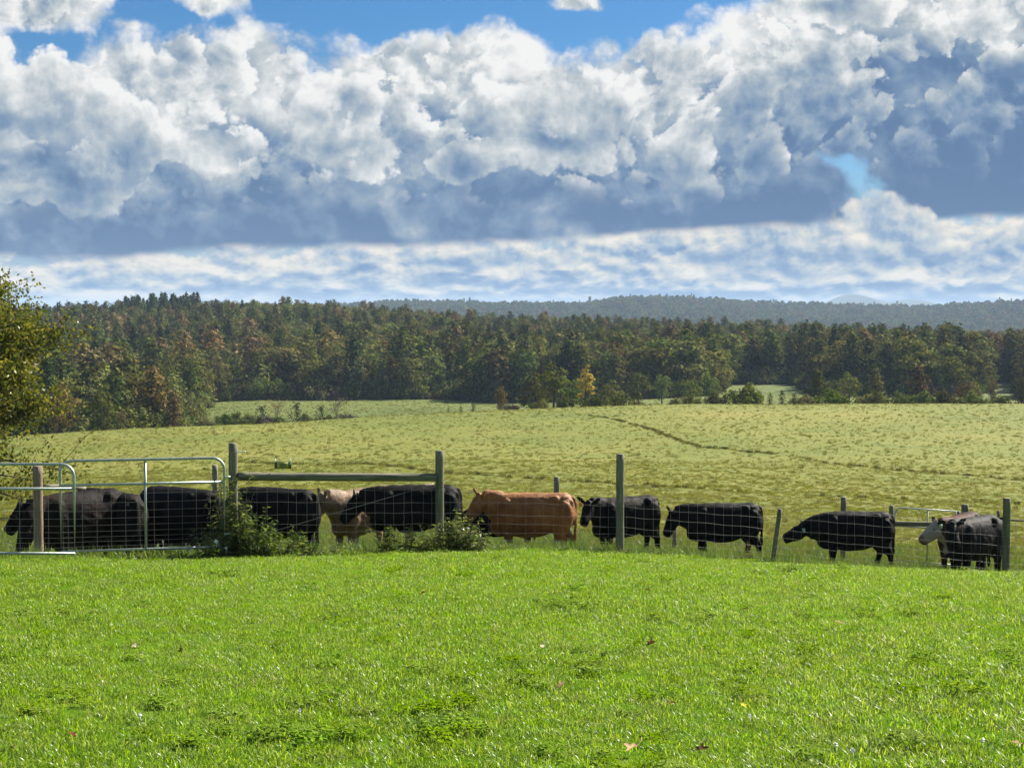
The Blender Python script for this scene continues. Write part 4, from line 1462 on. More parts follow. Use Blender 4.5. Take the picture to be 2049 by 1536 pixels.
def cow_mesh(name, poll, mdir, stride, mat, fat=1.0, tail=0.0):
    g = Geo()
    poll = np.array(poll, float); mdir = np.array(mdir, float); mdir /= np.linalg.norm(mdir)
    # trunk: rump, loin, barrel, chest
    tx_ = [-0.90, -0.86, -0.78, -0.62, -0.42, -0.15, 0.12, 0.36, 0.54, 0.68, 0.78, 0.82]
    tz = [0.95, 0.94, 0.92, 0.90, 0.88, 0.845, 0.835, 0.85, 0.865, 0.86, 0.85, 0.85]
    th_ = [0.09, 0.21, 0.29, 0.335, 0.355, 0.395, 0.405, 0.385, 0.36, 0.31, 0.22, 0.08]
    tw = [0.07, 0.15, 0.215, 0.265, 0.275, 0.315, 0.32, 0.285, 0.245, 0.205, 0.14, 0.06]
    loft(g, np.c_[tx_, np.zeros(12), tz], np.array(tw) * fat, th_, 'z', 20, 2.35)
    ellipsoid(g, (0.42, 0, 1.08), (0.36, 0.12, 0.16))              # withers
    ellipsoid(g, (0.60, 0, 0.63), (0.24, 0.14, 0.17))              # brisket
    ellipsoid(g, (-0.60, 0, 1.13), (0.24, 0.20, 0.115))            # hips
    ellipsoid(g, (-0.05, 0, 1.17), (0.50, 0.05, 0.06))             # spine
    for s in (-1, 1):
        ellipsoid(g, (-0.50, s * 0.19, 1.13), (0.09, 0.075, 0.085))  # hook bone
        ellipsoid(g, (-0.80, s * 0.10, 1.06), (0.08, 0.06, 0.075))   # pin bone
        ellipsoid(g, (0.46, s * 0.20, 0.86), (0.17, 0.105, 0.30))   # shoulder
        ellipsoid(g, (-0.64, s * 0.17, 0.84), (0.23, 0.125, 0.30)) # thigh
    # neck and head
    nb = np.array([0.48, 0, 0.90])
    q = np.linspace(0, 1, 7)[:, None]
    bend = np.array([0.06, 0, 0.02]) * 4 * q * (1 - q)
    nk = nb * (1 - q) + (poll - mdir * 0.02) * q + bend
    nw = np.interp(q[:, 0], [0, 0.5, 1], [0.215, 0.155, 0.105])
    nh = np.interp(q[:, 0], [0, 0.5, 1], [0.335, 0.25, 0.145])
    loft(g, nk, nw, nh, 'z', 14)
    # dewlap
    dl = nk[0:5] + np.array([0.0, 0, -1]) * (nh[0:5] * 0.72)[:, None]
    loft(g, dl, 0.045, 0.09, 'z', 10)
    up = np.array([0, 0, 1.0]); side = np.cross(up, mdir); side /= np.linalg.norm(side); hup = np.cross(mdir, side)
    ht = np.array([-0.06, 0.0, 0.10, 0.20, 0.30, 0.39, 0.45, 0.485])
    hc = poll + mdir * ht[:, None] + hup * np.array([-0.03, -0.035, -0.045, -0.045, -0.045, -0.045, -0.048, -0.05])[:, None]
    loft(g, hc, [0.08, 0.115, 0.130, 0.118, 0.100, 0.098, 0.096, 0.062], [0.09, 0.135, 0.155, 0.145, 0.122, 0.110, 0.098, 0.060], 'z', 14, 2.3)
    ellipsoid(g, poll + hup * 0.075, (0.06, 0.07, 0.05))           # poll bump
    for s in (-1, 1):                                              # ears
        e0_ = poll + side * s * 0.085 + hup * 0.035
        ed = side * s * 0.85 + hup * 0.42 - mdir * 0.30
        ed /= np.linalg.norm(ed)
        qq = np.array([0, 0.25, 0.55, 0.8, 1.0]) * 0.235
        loft(g, e0_ + ed * qq[:, None], [0.028, 0.052, 0.066, 0.046, 0.014], [0.024, 0.022, 0.020, 0.018, 0.012], 'x', 10)
    # legs
    for (leg, s) in (('f', -1), ('f', 1), ('h', -1), ('h', 1)):
        st = stride[{('f', -1): 0, ('f', 1): 1, ('h', -1): 2, ('h', 1): 3}[(leg, s)]]
        if leg == 'f':
            J = [(0.46, 0.175, 0.86, .15, .10), (0.45, 0.175, 0.64, .115, .085), (0.46 + st * .35, 0.16, 0.46, .068, .060), (0.46 + st * .55, 0.155, 0.38, .062, .056),
                 (0.46 + st * .8, 0.15, 0.24, .045, .040), (0.46 + st, 0.15, 0.11, .054, .048), (0.475 + st, 0.15, 0.05, .062, .052), (0.485 + st, 0.15, 0.0, .066, .056)]
        else:
            J = [(-0.60, 0.165, 0.90, .23, .13), (-0.57 + st * .1, 0.175, 0.66, .185, .11), (-0.64 + st * .4, 0.165, 0.50, .098, .072), (-0.73 + st * .6, 0.155, 0.40, .066, .056),
                 (-0.71 + st * .85, 0.15, 0.24, .050, .044), (-0.69 + st, 0.15, 0.11, .056, .050), (-0.675 + st, 0.15, 0.05, .062, .052), (-0.665 + st, 0.15, 0.0, .066, .056)]
        J = np.array(J)
        J[2:, 3:] *= 1.2
        C = J[:, :3].copy(); C[:, 1] *= s
        loft(g, C, J[:, 4], J[:, 3], 'x', 12)
    # tail
    tl = np.array([(-0.80, 0, 1.16), (-0.875, 0, 1.14), (-0.915, 0.01, 1.02), (-0.925, 0.02 + tail, 0.80), (-0.905, 0.02 + tail * 1.5, 0.62), (-0.90, 0.02 + tail * 2, 0.46), (-0.90, 0.02 + tail * 2, 0.34)])
    loft(g, tl, [.04, .038, .030, .026, .030, .044, .012], [.04, .038, .030, .026, .030, .044, .012], 'x', 8)
    raw = g.mesh('raw', [])
    ob = bpy.data.objects.new('tmp', raw)
    COL.objects.link(ob)
    rm = ob.modifiers.new('r', 'REMESH'); rm.mode = 'VOXEL'; rm.voxel_size = 0.021; rm.use_smooth_shade = True
    sm = ob.modifiers.new('s', 'SMOOTH'); sm.factor = 0.5; sm.iterations = 5
    dg = bpy.context.evaluated_depsgraph_get()
    me = bpy.data.meshes.new_from_object(ob.evaluated_get(dg))
    bpy.data.objects.remove(ob)
    bpy.data.meshes.remove(raw)
    me.name = name
    n = len(me.vertices)
    co = np.empty(n * 3, np.float32); me.vertices.foreach_get('co', co); co = co.reshape(-1, 3)
    no = np.empty(n * 3, np.float32); me.vertices.foreach_get('normal', no); no = no.reshape(-1, 3)
    amp = (np.sin(co[:, 0] * 23 + 3 * np.sin(co[:, 2] * 11)) * np.sin(co[:, 2] * 19 + co[:, 1] * 13) * 0.005 + rng.normal(0, 0.0022, n))
    me.vertices.foreach_set('co', (co + no * amp[:, None]).astype(np.float32).ravel())
    me.materials.clear(); me.materials.append(mat)
    me.polygons.foreach_set('use_smooth', np.ones(len(me.polygons), bool))
    fa = (co - poll) @ mdir
    lat = np.abs((co - poll) @ side)
    fa = np.where((lat > 0.135) | (np.linalg.norm(co - poll, axis=1) > 0.62), -1.0, fa)
    me.attributes.new('face', 'FLOAT', 'POINT').data.foreach_set('value', fa.astype(np.float32))
    me.update()
    eyes = [poll + mdir * 0.13 + hup * 0.012 + side * s * 0.108 for s in (-1, 1)]
    ears = [poll + side * s * 0.19 + hup * 0.02 - mdir * 0.05 for s in (-1, 1)]
    return me, eyes, ears, side


g = Geo(); ellipsoid(g, (0, 0, 0), (0.022, 0.014, 0.020), 8)
EYE_ME = g.mesh('eye', [M_eye], smooth=True)
STAND, LOW, GRAZE, REACH = ((1.08, 0, 1.20), (0.72, 0, -0.69)), ((1.10, 0, 0.98), (0.62, 0, -0.78)), ((1.12, 0, 0.62), (0.38, 0, -0.92)), ((1.17, 0, 0.88), (0.93, 0, -0.38))


def cow(px, d, rz, S, head, stride, ct, label, tagcol=None, tag_side=1, fat=1.0, lift=0.0, tail=0.0):
    poll, md = head
    x = (px - 1024.5) / F * d
    o = empty('cow', (x, d, G(x, d) + lift - 0.05), rz)
    o.scale = (S * 0.96, S, S * 1.10)
    tag(o, label, 'cow', 'cattle between the fences')
    me, eyes, ears, side = cow_mesh('cow_body', poll, md, stride, COAT[ct], fat, tail)
    bd = link('body', me, o)
    for e in eyes:
        link('eye', EYE_ME, bd, e)
    if tagcol:
        g = Geo(); g.box((0, 0, 0), (0.006, 0.032, 0.042)); t_ = link('ear_tag', g.mesh('ear_tag', [TAGM[tagcol]]), bd)
        t_.location = Vector(ears[1 if tag_side > 0 else 0]) + Vector((0.03, 0, -0.05))
        t_.rotation_euler = (0.2, 0.2, 1.1)
    return o


PI = math.pi
cow(172, 26.6, PI + 0.05, 1.0, ((1.14, 0.05, 1.12), (0.66, 0.1, -0.74)), (0.05, -0.08, 0.1, -0.05), 'black', 'black cow whose head shows leftmost behind the nearer gate')
cow(150, 24.0, PI + 0.80, 0.95, ((1.00, 0.10, 0.84), (0.40, 0.15, -0.90)), (0.08, -0.05, 0.05, -0.08), 'brownblack', 'brown-black cow with lowered head behind the reddish-brown gate post')
cow(214, 24.9, PI - 0.85, 1.10, LOW, (-0.05, 0.12, 0.12, -0.12), 'black', 'big black cow behind the left half of the full tube gate', fat=1.12, lift=-0.12)
cow(352, 25.0, PI - 0.62, 1.10, GRAZE, (0.1, -0.1, 0.04, -0.1), 'black', 'big black cow behind the right half of the full tube gate', fat=1.12, lift=-0.22)
cow(543, 26.0, PI - 0.42, 1.02, GRAZE, (0, 0.06, 0.1, -0.06), 'black', 'black cow behind the weeds at the tall post, rump towards the tan cow', fat=1.1, lift=-0.08)
cow(722, 28.2, PI + 0.95, 0.98, ((1.02, -0.05, 1.16), (0.6, -0.35, -0.66)), (0, 0.05, 0.0, -0.05), 'tan', 'tan cow with a sunlit ear between two black cows')
cow(775, 31.0, 0.25, 0.98, STAND, (0, 0, 0, 0), 'cream', 'cream cow of which only the pale back shows under the log rail')
cow(826, 27.0, PI + 0.10, 0.96, ((1.06, 0, 1.00), (0.70, 0.1, -0.70)), (0, 0.1, 0, -0.1), 'black', 'black cow behind the middle fence post left of the orange cow')
cow(1062, 28.7, PI - 0.03, 0.965, ((1.00, 0.07, 1.16), (0.60, 0.34, -0.72)), (0.03, -0.06, -0.14, 0.10), 'orange', 'orange-brown cow, the only one of its colour, facing left', tail=0.01, lift=-0.10)
cow(1000, 30.3, PI + 0.1, 0.80, GRAZE, (0, 0, 0, 0), 'black', 'small black cow mostly hidden behind the orange-brown cow')
cow(1250, 29.6, PI + 0.50, 0.90, ((0.98, 0.10, 1.14), (0.60, 0.42, -0.62)), (0, 0.06, 0, -0.1), 'black', 'black cow with raised ears right behind the orange-brown cow', 'orange', -1)
cow(1448, 30.4, PI + 0.04, 0.90, ((1.13, 0, 1.02), (0.46, 0.08, -0.88)), (-0.10, 0.12, 0.12, -0.14), 'black', 'black cow walking in the open left of the leaning thin post')
cow(1712, 30.4, PI - 0.05, 0.90, REACH, (0.0, 0.05, 0.14, -0.14), 'black', 'black cow stretching its lowered head forward to the left', 'teal', 1)
cow(1952, 29.4, PI + 0.75, 0.95, ((0.98, 0.08, 1.15), (0.55, 0.56, -0.62)), (0, 0.06, 0.05, -0.08), 'grey', 'black cow with upright ears beside the right end post', 'green', -1)
cow(1926, 31.9, PI + 0.90, 0.98, ((1.03, -0.08, 1.12), (0.55, -0.60, -0.58)), (0, 0, 0, 0), 'whiteface', 'white-faced red-eared cow looking out from behind a black cow')
cow(1988, 32.3, 1.25, 0.95, LOW, (0, 0, 0, 0), 'grey', 'greyish cow behind the right end post with only its back showing')

# ------------------------------------------------------------------ grasses
def blades(g, n, rad, h, w, lean, seg=3, droop=0.6):
    """n curved blades in a disc; returns one tint per face"""
    th = rng.uniform(0, 6.283, n); rr = rad * np.sqrt(rng.random(n))
    b0 = np.c_[rr * np.cos(th), rr * np.sin(th), np.full(n, -0.01)]
    hh = rng.uniform(h[0], h[1], n); ww = rng.uniform(w[0], w[1], n)
    la = rng.uniform(0, 6.283, n); ln = np.abs(rng.normal(0, lean, n)) + 0.05
    dirn = np.c_[np.cos(la), np.sin(la), np.zeros(n)]
    fa = la + 1.57 + rng.normal(0, 0.5, n)
    sd = np.c_[np.cos(fa), np.sin(fa), np.zeros(n)]
    V = np.zeros((n, seg * 2 + 1, 3))
    for k in range(seg + 1):
        t = k / seg
        c = b0 + dirn * (ln * hh * (t ** (1 + droop)))[:, None] + np.c_[np.zeros((n, 2)), hh * (t - 0.22 * np.minimum(ln, 1.2) * t * t)]
        if k == seg:
            V[:, seg * 2] = c
        else:
            o_ = sd * (ww * 0.5 * (1 - 0.35 * t))[:, None]
            V[:, 2 * k], V[:, 2 * k + 1] = c - o_, c + o_
    base = (np.arange(n) * (seg * 2 + 1))[:, None]
    Q = np.concatenate([base + np.array([[2 * k, 2 * k + 1, 2 * k + 3, 2 * k + 2]]) for k in range(seg - 1)])
    T = base + np.array([[2 * seg - 2, 2 * seg - 1, 2 * seg]])
    g.add(V.reshape(-1, 3), Q, T)
    t = rng.random(n)
    return np.concatenate([t] * (seg - 1)), t


def grass_mesh(name, mat, n, rad, h, w, lean, seg=3, droop=0.6):
    g = Geo()
    tq, tt_ = blades(g, n, rad, h, w, lean, seg, droop)
    return mesh_np(name, np.vstack(g.V), [np.vstack(g.Q), np.vstack(g.T)], [mat], np.r_[tq, tt_])


M_grass = leaf_mat('lawn_blades', (0.084, 0.165, 0.006), (0.166, 0.280, 0.012), (0.285, 0.375, 0.040), 0.58, gloss=0.40, jitter=0.16, hue=0.012, rough=0.36)
M_clover = leaf_mat('clover_leaves', (0.110, 0.200, 0.010), (0.180, 0.290, 0.016), (0.240, 0.340, 0.035), 0.45, gloss=0.0, jitter=0.15, hue=0.01)
M_dry = leaf_mat('dry_blades', (0.20, 0.17, 0.07), (0.32, 0.28, 0.13), (0.46, 0.41, 0.24), 0.35, gloss=0.3, jitter=0.15, hue=0.01)
M_past_g = leaf_mat('pasture_blades', (0.080, 0.108, 0.014), (0.140, 0.158, 0.024), (0.210, 0.205, 0.046), 0.36, gloss=0.1, jitter=0.2, hue=0.015)
M_past_y = leaf_mat('pasture_dry_blades', (0.105, 0.112, 0.022), (0.180, 0.176, 0.042), (0.260, 0.232, 0.078), 0.36, gloss=0.1, jitter=0.2, hue=0.015)
M_short = leaf_mat('short_pasture_blades', (0.110, 0.135, 0.020), (0.180, 0.190, 0.034), (0.260, 0.240, 0.062), 0.50, gloss=0.1, jitter=0.2, hue=0.015)
M_ridge = leaf_mat('ridge_blades', (0.050, 0.055, 0.016), (0.095, 0.096, 0.030), (0.200, 0.180, 0.075), 0.10, jitter=0.2, hue=0.01)  # blades coloured darker to stand in for shadow on the ridge's near side
M_rough = leaf_mat('rough_grass_blades', (0.050, 0.100, 0.014), (0.090, 0.155, 0.022), (0.175, 0.210, 0.055), 0.40, gloss=0.4, jitter=0.2, hue=0.015)

lawn_p = [grass_mesh('lawn_tuft', M_grass, 84, 0.15, (0.026, 0.052), (0.004, 0.0065), 1.05) for k in range(5)]
lawn_p += [grass_mesh('lawn_long_tuft', M_grass, 26, 0.12, (0.055, 0.095), (0.003, 0.005), 0.9)]
g = Geo()
for k in range(34):                                   # clover: three round leaflets on a stalk
    th, rr = rng.uniform(0, 6.28), 0.12 * math.sqrt(rng.random())
    c = np.array([rr * math.cos(th), rr * math.sin(th), rng.uniform(0.03, 0.065)])
    for q in range(3):
        a = q * 2.094 + rng.uniform(0, 6)
        cc = c + np.array([math.cos(a), math.sin(a), 0.1]) * 0.011
        tl = rng.normal(0, 0.25, 2)
        ring = [(math.cos(w_) * 0.011, math.sin(w_) * 0.011, 0.011 * (math.cos(w_) * tl[0] + math.sin(w_) * tl[1])) for w_ in np.linspace(0, 6.283, 7)[:-1]]
        g.add(cc + np.array(ring), [(0, 1, 2, 3), (0, 3, 4, 5)])
lawn_p.append(g.mesh('clover_tuft', [M_clover], tint='rand'))
lawn_p.append(grass_mesh('straw_tuft', M_dry, 9, 0.14, (0.04, 0.10), (0.003, 0.0045), 0.9))

P_ = []
for y0 in np.arange(4.5, 27.0, 0.5):
    w_ = y0 * 0.38 + 4.5
    dens = np.interp(y0, [5, 9, 16, 26], [95, 95, 62, 46])
    n = int(dens * 0.5 * 2 * w_)
    P_.append(np.c_[rng.uniform(-w_, w_, n), rng.uniform(y0, y0 + 0.5, n)])
P_ = np.vstack(P_)
P_ = P_[P_[:, 1] < fence_y(P_[:, 0]) - 0.02]
n = len(P_)
pn = np.array([mnoise.noise(Vector((x * 0.55, y * 0.45, 1.0))) for x, y in P_])
pn2 = np.array([mnoise.noise(Vector((x * 1.3, y * 1.1, 7.0))) for x, y in P_])
ids = rng.integers(0, 5, n)
r = rng.random(n)
ids = np.where(r < 0.07, 5, ids)
ids = np.where((r > 0.955) & (pn2 > -0.1 + 0.25 * (P_[:, 1] > 12)), 6, ids)
ids = np.where(rng.random(n) < 0.05 + 0.05 * (pn < -0.3), 7, ids)
s = rng.uniform(0.75, 1.15, n) * (1 + 0.28 * pn)
s = np.where(P_[:, 1] > fence_y(P_[:, 0]) - 0.7, s * 1.35, s)
scatter('grass', np.c_[P_, ground(P_[:, 0], P_[:, 1])], np.c_[s, s, s * rng.uniform(0.8, 1.2, n)], np.c_[rng.normal(0, 0.08, (n, 2)), rng.uniform(0, 6.28, n)], ids, lawn_p,
        'short bright green lawn grass with clover and straw', 'grass')

# rough grass round the fence and the feet of the cattle, tussocks out over the pasture
past_p = [grass_mesh('tussock', M_past_g, 44, 0.13, (0.06, 0.17), (0.009, 0.015), 0.8, 2), grass_mesh('tussock', M_past_g, 50, 0.17, (0.05, 0.13), (0.009, 0.015), 0.9, 2),
          grass_mesh('dry_tussock', M_past_y, 44, 0.14, (0.07, 0.20), (0.008, 0.013), 0.8, 2), grass_mesh('dry_tussock', M_past_y, 44, 0.20, (0.05, 0.13), (0.009, 0.015), 1.0, 2),
          grass_mesh('rough_tuft', M_rough, 40, 0.16, (0.08, 0.24), (0.005, 0.009), 0.6, 3), grass_mesh('rough_tuft', M_rough, 46, 0.20, (0.05, 0.15), (0.005, 0.009), 0.8, 3),
          grass_mesh('short_growth', M_short, 60, 0.30, (0.04, 0.11), (0.006, 0.011), 1.1, 2),
          grass_mesh('ridge_tuft', M_ridge, 60, 0.17, (0.10, 0.26), (0.010, 0.018), 0.6, 2)]
P_, I_, S_ = [], [], []
for x in np.arange(-13.5, 14.5, 0.055):                # strip along the fence
    fy = fence_y(x)
    for k in range(5):
        P_.append((x + rng.normal(0, 0.05), fy + rng.uniform(-0.15, 2.4))); I_.append(rng.integers(4, 6)); S_.append(rng.uniform(0.7, 1.2))
n = 15000                                              # lane between the fences
yy = rng.uniform(25.5, 42.0, n); xx = rng.uniform(-1, 1, n) * (yy * 0.42)
ok = yy > fence_y(xx) + 0.4
for x, y in zip(xx[ok], yy[ok]):
    dry = rng.random() < np.interp(y, [27, 34, 42], [0.15, 0.3, 0.55])
    P_.append((x, y)); I_.append(rng.integers(0, 4) if dry else rng.integers(4, 6)); S_.append(rng.uniform(0.6, 1.25))
n = 34000                                              # the open pasture, thinner with distance
u = rng.random(n)
yy = 36.0 * (215.0 / 36.0) ** (u ** 0.80); xx = rng.uniform(-1, 1, n) * (yy * 0.42 + 3)
for x, y in zip(xx, yy):
    nzv = mnoise.noise(Vector((x * 0.08, y * 0.05, 2.0)))
    P_.append((x, y)); I_.append(rng.integers(0, 2) if rng.random() + nzv * 0.6 < 0.55 else rng.integers(2, 4)); S_.append((rng.uniform(0.35, 0.7) if rng.random() < 0.86 else rng.uniform(0.9, 1.3)) * np.interp(y, [40, 200], [0.9, 1.5]))
n = 34000                                              # fine short growth on the nearer pasture
u = rng.random(n)
yy = 30.0 * (95.0 / 30.0) ** u; xx = rng.uniform(-1, 1, n) * (yy * 0.40)
for x, y in zip(xx, yy):
    P_.append((x, y)); I_.append(int(rng.choice([1, 3, 6, 6, 6]))); S_.append(rng.uniform(0.5, 0.95))
n = 7000                                               # the far field
yy = rng.uniform(235, 345, n); xx = rng.uniform(-0.24, 0.22, n) * yy
for x, y in zip(xx, yy):
    P_.append((x, y)); I_.append(rng.integers(0, 4)); S_.append(rng.uniform(0.9, 2.2))
for line in ([(1180, 832), (1222, 838), (1290, 856), (1340, 873), (1400, 895), (1480, 902), (1550, 908), (1600, 915), (1660, 928), (1760, 938), (1850, 945), (1950, 953), (2060, 962)],
             [(460, 925), (620, 930), (760, 931), (880, 945), (1000, 953), (1130, 963), (1240, 970), (1350, 977), (1500, 985), (1600, 990), (1700, 996), (1850, 1001), (2060, 1011)],
             [(1290, 968), (1340, 975), (1420, 980)]):
    pl = np.array([ground_hit(*q, d0=34.0)[:2] for q in line])
    seg = np.r_[0, np.cumsum(np.linalg.norm(np.diff(pl, axis=0), axis=1))]
    for q in np.arange(0, seg[-1], 0.16):
        x, y = np.interp(q, seg, pl[:, 0]), np.interp(q, seg, pl[:, 1])
        gap = mnoise.noise(Vector((q * 0.25, 4.0, line[0][0]))) < -0.22
        if gap: continue
        P_.append((x + rng.normal(0, 0.12), y + rng.normal(0, 0.20))); I_.append(7 if rng.random() < 0.3 else rng.integers(2, 4)); S_.append(rng.uniform(0.7, 1.2) * np.interp(y, [40, 90], [0.6, 0.95]))
P_, I_, S_ = np.array(P_), np.array(I_), np.array(S_)
n = len(P_)
scatter('tussock_grass', np.c_[P_, ground(P_[:, 0], P_[:, 1])], np.c_[S_, S_, S_ * rng.uniform(0.7, 1.3, n)], np.c_[np.zeros((n, 2)), rng.uniform(0, 6.28, n)], I_, past_p,
        'grazed tussocky grass covering the pasture and the fence line', 'grass')

# ------------------------------------------------------------------ weeds along the fence
M_weed = leaf_mat('weed_leaves', (0.045, 0.082, 0.014), (0.110, 0.160, 0.030), (0.230, 0.260, 0.080), 0.48, gloss=0.4, jitter=0.15, hue=0.012, rough=0.35)
M_stem, b, out = material('weed_stems')
principled(b, out, (0.10, 0.10, 0.045), 0.7)
M_dead, b, out = material('dead_stems')
principled(b, out, (0.15, 0.10, 0.06), 0.8)
M_deadl = leaf_mat('dead_leaves', (0.055, 0.036, 0.020), (0.110, 0.074, 0.040), (0.190, 0.140, 0.085), 0.3, jitter=0.1, hue=0.01)


def weed(px, d, H, Rd, nst, label, leaf=0.05, dead=False, cat='weed', lean=(0, 0), nleaf=26, name='weed_clump'):
    x = (px - 1024.5) / F * d
    o = empty(name, (x, d, G(x, d)))
    tag(o, label, cat)
    gs, gl = Geo(), Geo()
    for k in range(nst):
        th, rr = rng.uniform(0, 6.28), Rd * math.sqrt(rng.random()) * 0.75
        b0 = np.array([rr * math.cos(th), rr * math.sin(th) * 0.6, -0.03])
        h = H * rng.uniform(0.55, 1.0) * (1 - 0.45 * (rr / (Rd + 1e-6)) ** 2)
        out_ = np.array([math.cos(th) * rr * 0.5 + lean[0] * h + rng.normal(0, 0.10) * h, math.sin(th) * rr * 0.4 + lean[1] * h, h])
        q = np.linspace(0, 1, 6)[:, None]
        st = b0 + out_ * q + np.c_[rng.normal(0, 0.012, (6, 2)), np.zeros(6)] * q
        gs.tube(st, np.linspace(0.006, 0.002, 6), 4, cap=False)
        nl = int(nleaf * h / H)
        for m_ in range(nl):
            t = rng.uniform(0.08, 1.0)
            c = np.array([np.interp(t, q[:, 0], st[:, a]) for a in range(3)])
            a = rng.uniform(0, 6.28)
            L_ = leaf * 1.15 * rng.uniform(0.6, 1.3) * (1.15 - 0.5 * t)
            dv = np.array([math.cos(a), math.sin(a), rng.uniform(-0.25, 0.55)]); dv /= np.linalg.norm(dv)
            sd = np.cross(dv, (0, 0, 1)); sd /= np.linalg.norm(sd) + 1e-9
            sd = sd + np.array([0, 0, rng.normal(0, 0.4)])
            w_ = L_ * 0.27
            p1_, p2_, p3_ = c + dv * 0.01, c + dv * L_ * 1.0, c + dv * L_ * 2.0 - np.array([0, 0, L_ * rng.uniform(0.1, 0.7)])
            gl.add([p1_, p2_ - sd * w_, p3_, p2_ + sd * w_], [(0, 1, 2, 3)])
    link('stems', gs.mesh('stems', [M_dead if dead else M_stem], smooth=True), o)
    link('leaves', gl.mesh('leaves', [M_deadl if dead else M_weed], tint='rand'), o)
    return o


weed(464, 23.2, 1.50, 0.30, 40, 'tall leafy weeds climbing the tall wooden post beside the gate', 0.055, nleaf=40)
weed(500, 23.05, 0.90, 0.38, 34, 'leafy weed clump right of the tall post under the log rail', 0.055, nleaf=38)
weed(548, 23.1, 0.60, 0.40, 28, 'low spreading weeds below the log rail, right of the tall post', 0.05, nleaf=30)
weed(420, 22.95, 0.62, 0.36, 24, 'low dark weeds under the gate hinge left of the tall post', 0.05, nleaf=26)
weed(590, 23.4, 0.44, 0.34, 20, 'low weed patch in front of the rump next to the tan cow', 0.045, nleaf=24)
weed(640, 23.6, 0.28, 0.36, 18, 'low weeds in front of the tan cow', 0.04, nleaf=18)
weed(365, 22.75, 0.22, 0.36, 18, 'low weeds with white blossoms along the bottom of the full gate', 0.04, nleaf=18)
weed(792, 24.1, 0.56, 0.30, 22, 'bushy weed before the black cow left of the middle post', 0.05, nleaf=34)
weed(770, 24.05, 0.72, 0.04, 2, 'single weed stalk leaning far over to the left', 0.045, lean=(-0.75, 0), nleaf=30, name='weed_stalk')
weed(878, 24.1, 0.64, 0.36, 26, 'leafy weeds at the foot of the middle post', 0.05, nleaf=34)
weed(908, 24.15, 0.80, 0.34, 28, 'tallest leafy weeds just right of the middle post', 0.05, nleaf=40)
weed(945, 24.25, 0.52, 0.40, 26, 'weeds sloping down in front of the orange-brown cow head', 0.05, nleaf=28)
weed(840, 24.2, 0.32, 0.30, 16, 'low weeds left of the middle post foot', 0.045, nleaf=20)
weed(700, 23.8, 0.20, 0.45, 18, 'low ground weeds under the log rail in its middle', 0.04, nleaf=14)
weed(1000, 24.5, 0.20, 0.40, 16, 'low weeds before the front legs of the orange-brown cow', 0.04, nleaf=14)
weed(1210, 24.9, 0.17, 0.45, 18, 'low weeds left of the third fence post', 0.04, nleaf=14)
weed(1290, 25.0, 0.20, 0.42, 18, 'low weeds right of the third fence post', 0.04, nleaf=14)
weed(1505, 25.6, 0.52, 0.10, 7, 'dead brown weed stalks behind the wire at the walking cow', 0.04, dead=True, nleaf=16, name='weed_stalk')
weed(1487, 25.6, 0.42, 0.05, 3, 'thin pale dead stalk beside the brown weed stalks', 0.03, dead=True, lean=(-0.3, 0), nleaf=6, name='weed_stalk')
weed(455, 23.2, 1.35, 0.03, 2, 'dry bramble shoot leaning against the tall post', 0.03, dead=True, lean=(-0.06, 0), nleaf=8, name='bramble_shoot')
weed(478, 23.2, 1.32, 0.03, 2, 'dry bramble shoot arching right above the log rail', 0.03, dead=True, lean=(0.12, 0), nleaf=4, name='bramble_shoot')
# grass tuft left standing at the gate
x = (288 - 1024.5) / F * 22.3
o = link('grass_tuft', grass_mesh('tall_tuft', M_grass, 240, 0.26, (0.10, 0.26), (0.006, 0.010), 0.6))
o.location = (x, 22.3, G(x, 22.3))
tag(o, 'tall unmown grass tuft at the middle of the full tube gate', 'grass tuft')
# white blossoms
M_blos, b, out = material('white_blossom')
principled(b, out, (0.78, 0.77, 0.72), 0.6)


def blossom(name, px, py, d, r, label, cat='flower', group=None, on_ground=False):
    p = at(px, py, d)
    if on_ground:
        x_, y_, z_ = ground_hit(px, py, 4.0, 30.0)
        p = Vector((x_, y_, z_ + 0.055))
    g = Geo()
    for k in range(14):
        v = rng.normal(size=3); v /= np.linalg.norm(v)
        g.cards(np.array([v * r * 0.75]), r * 0.55, aspect=0.8)
    g.tube([(0, 0, 0), (0.004, 0, -r * 2), (0, 0, -0.09)], 0.002, 4)
    o = link(name, g.mesh(name, [M_blos]))
    o.location = p
    tag(o, label, cat, group)


for px, py, r, lab in ((433, 1082, 0.035, 'largest white blossom among the weeds under the gate hinge'), (326, 1083, 0.018, 'small white blossom low before the full gate'),
                       (452, 1096, 0.020, 'white blossom just below the largest one'), (382, 1100, 0.018, 'white blossom at the lawn edge before the full gate'),
                       (372, 1088, 0.014, 'tiny white blossom above the one at the lawn edge')):
    blossom('white_blossom', px, py, 22.7, r, lab, group='white blossoms in the weeds')
for px, py, lab in ((1500, 1450, 'white clover head below the yellow leaf on the lawn'), (600, 1440, 'white clover head alone on the left part of the lawn'),
                    (1672, 1510, 'white clover head, left of the close pair low on the right'), (1706, 1522, 'white clover head, right of the close pair low on the right'),
                    (1966, 1500, 'white clover head in the lower right corner'), (280, 1448, 'white clover head on the lawn left of the others'),
                    (1536, 1150, 'far white clover head near the top of the lawn')):
    blossom('clover_head', px, py, 10, 0.013, lab, group='clover heads on the lawn', on_ground=True)

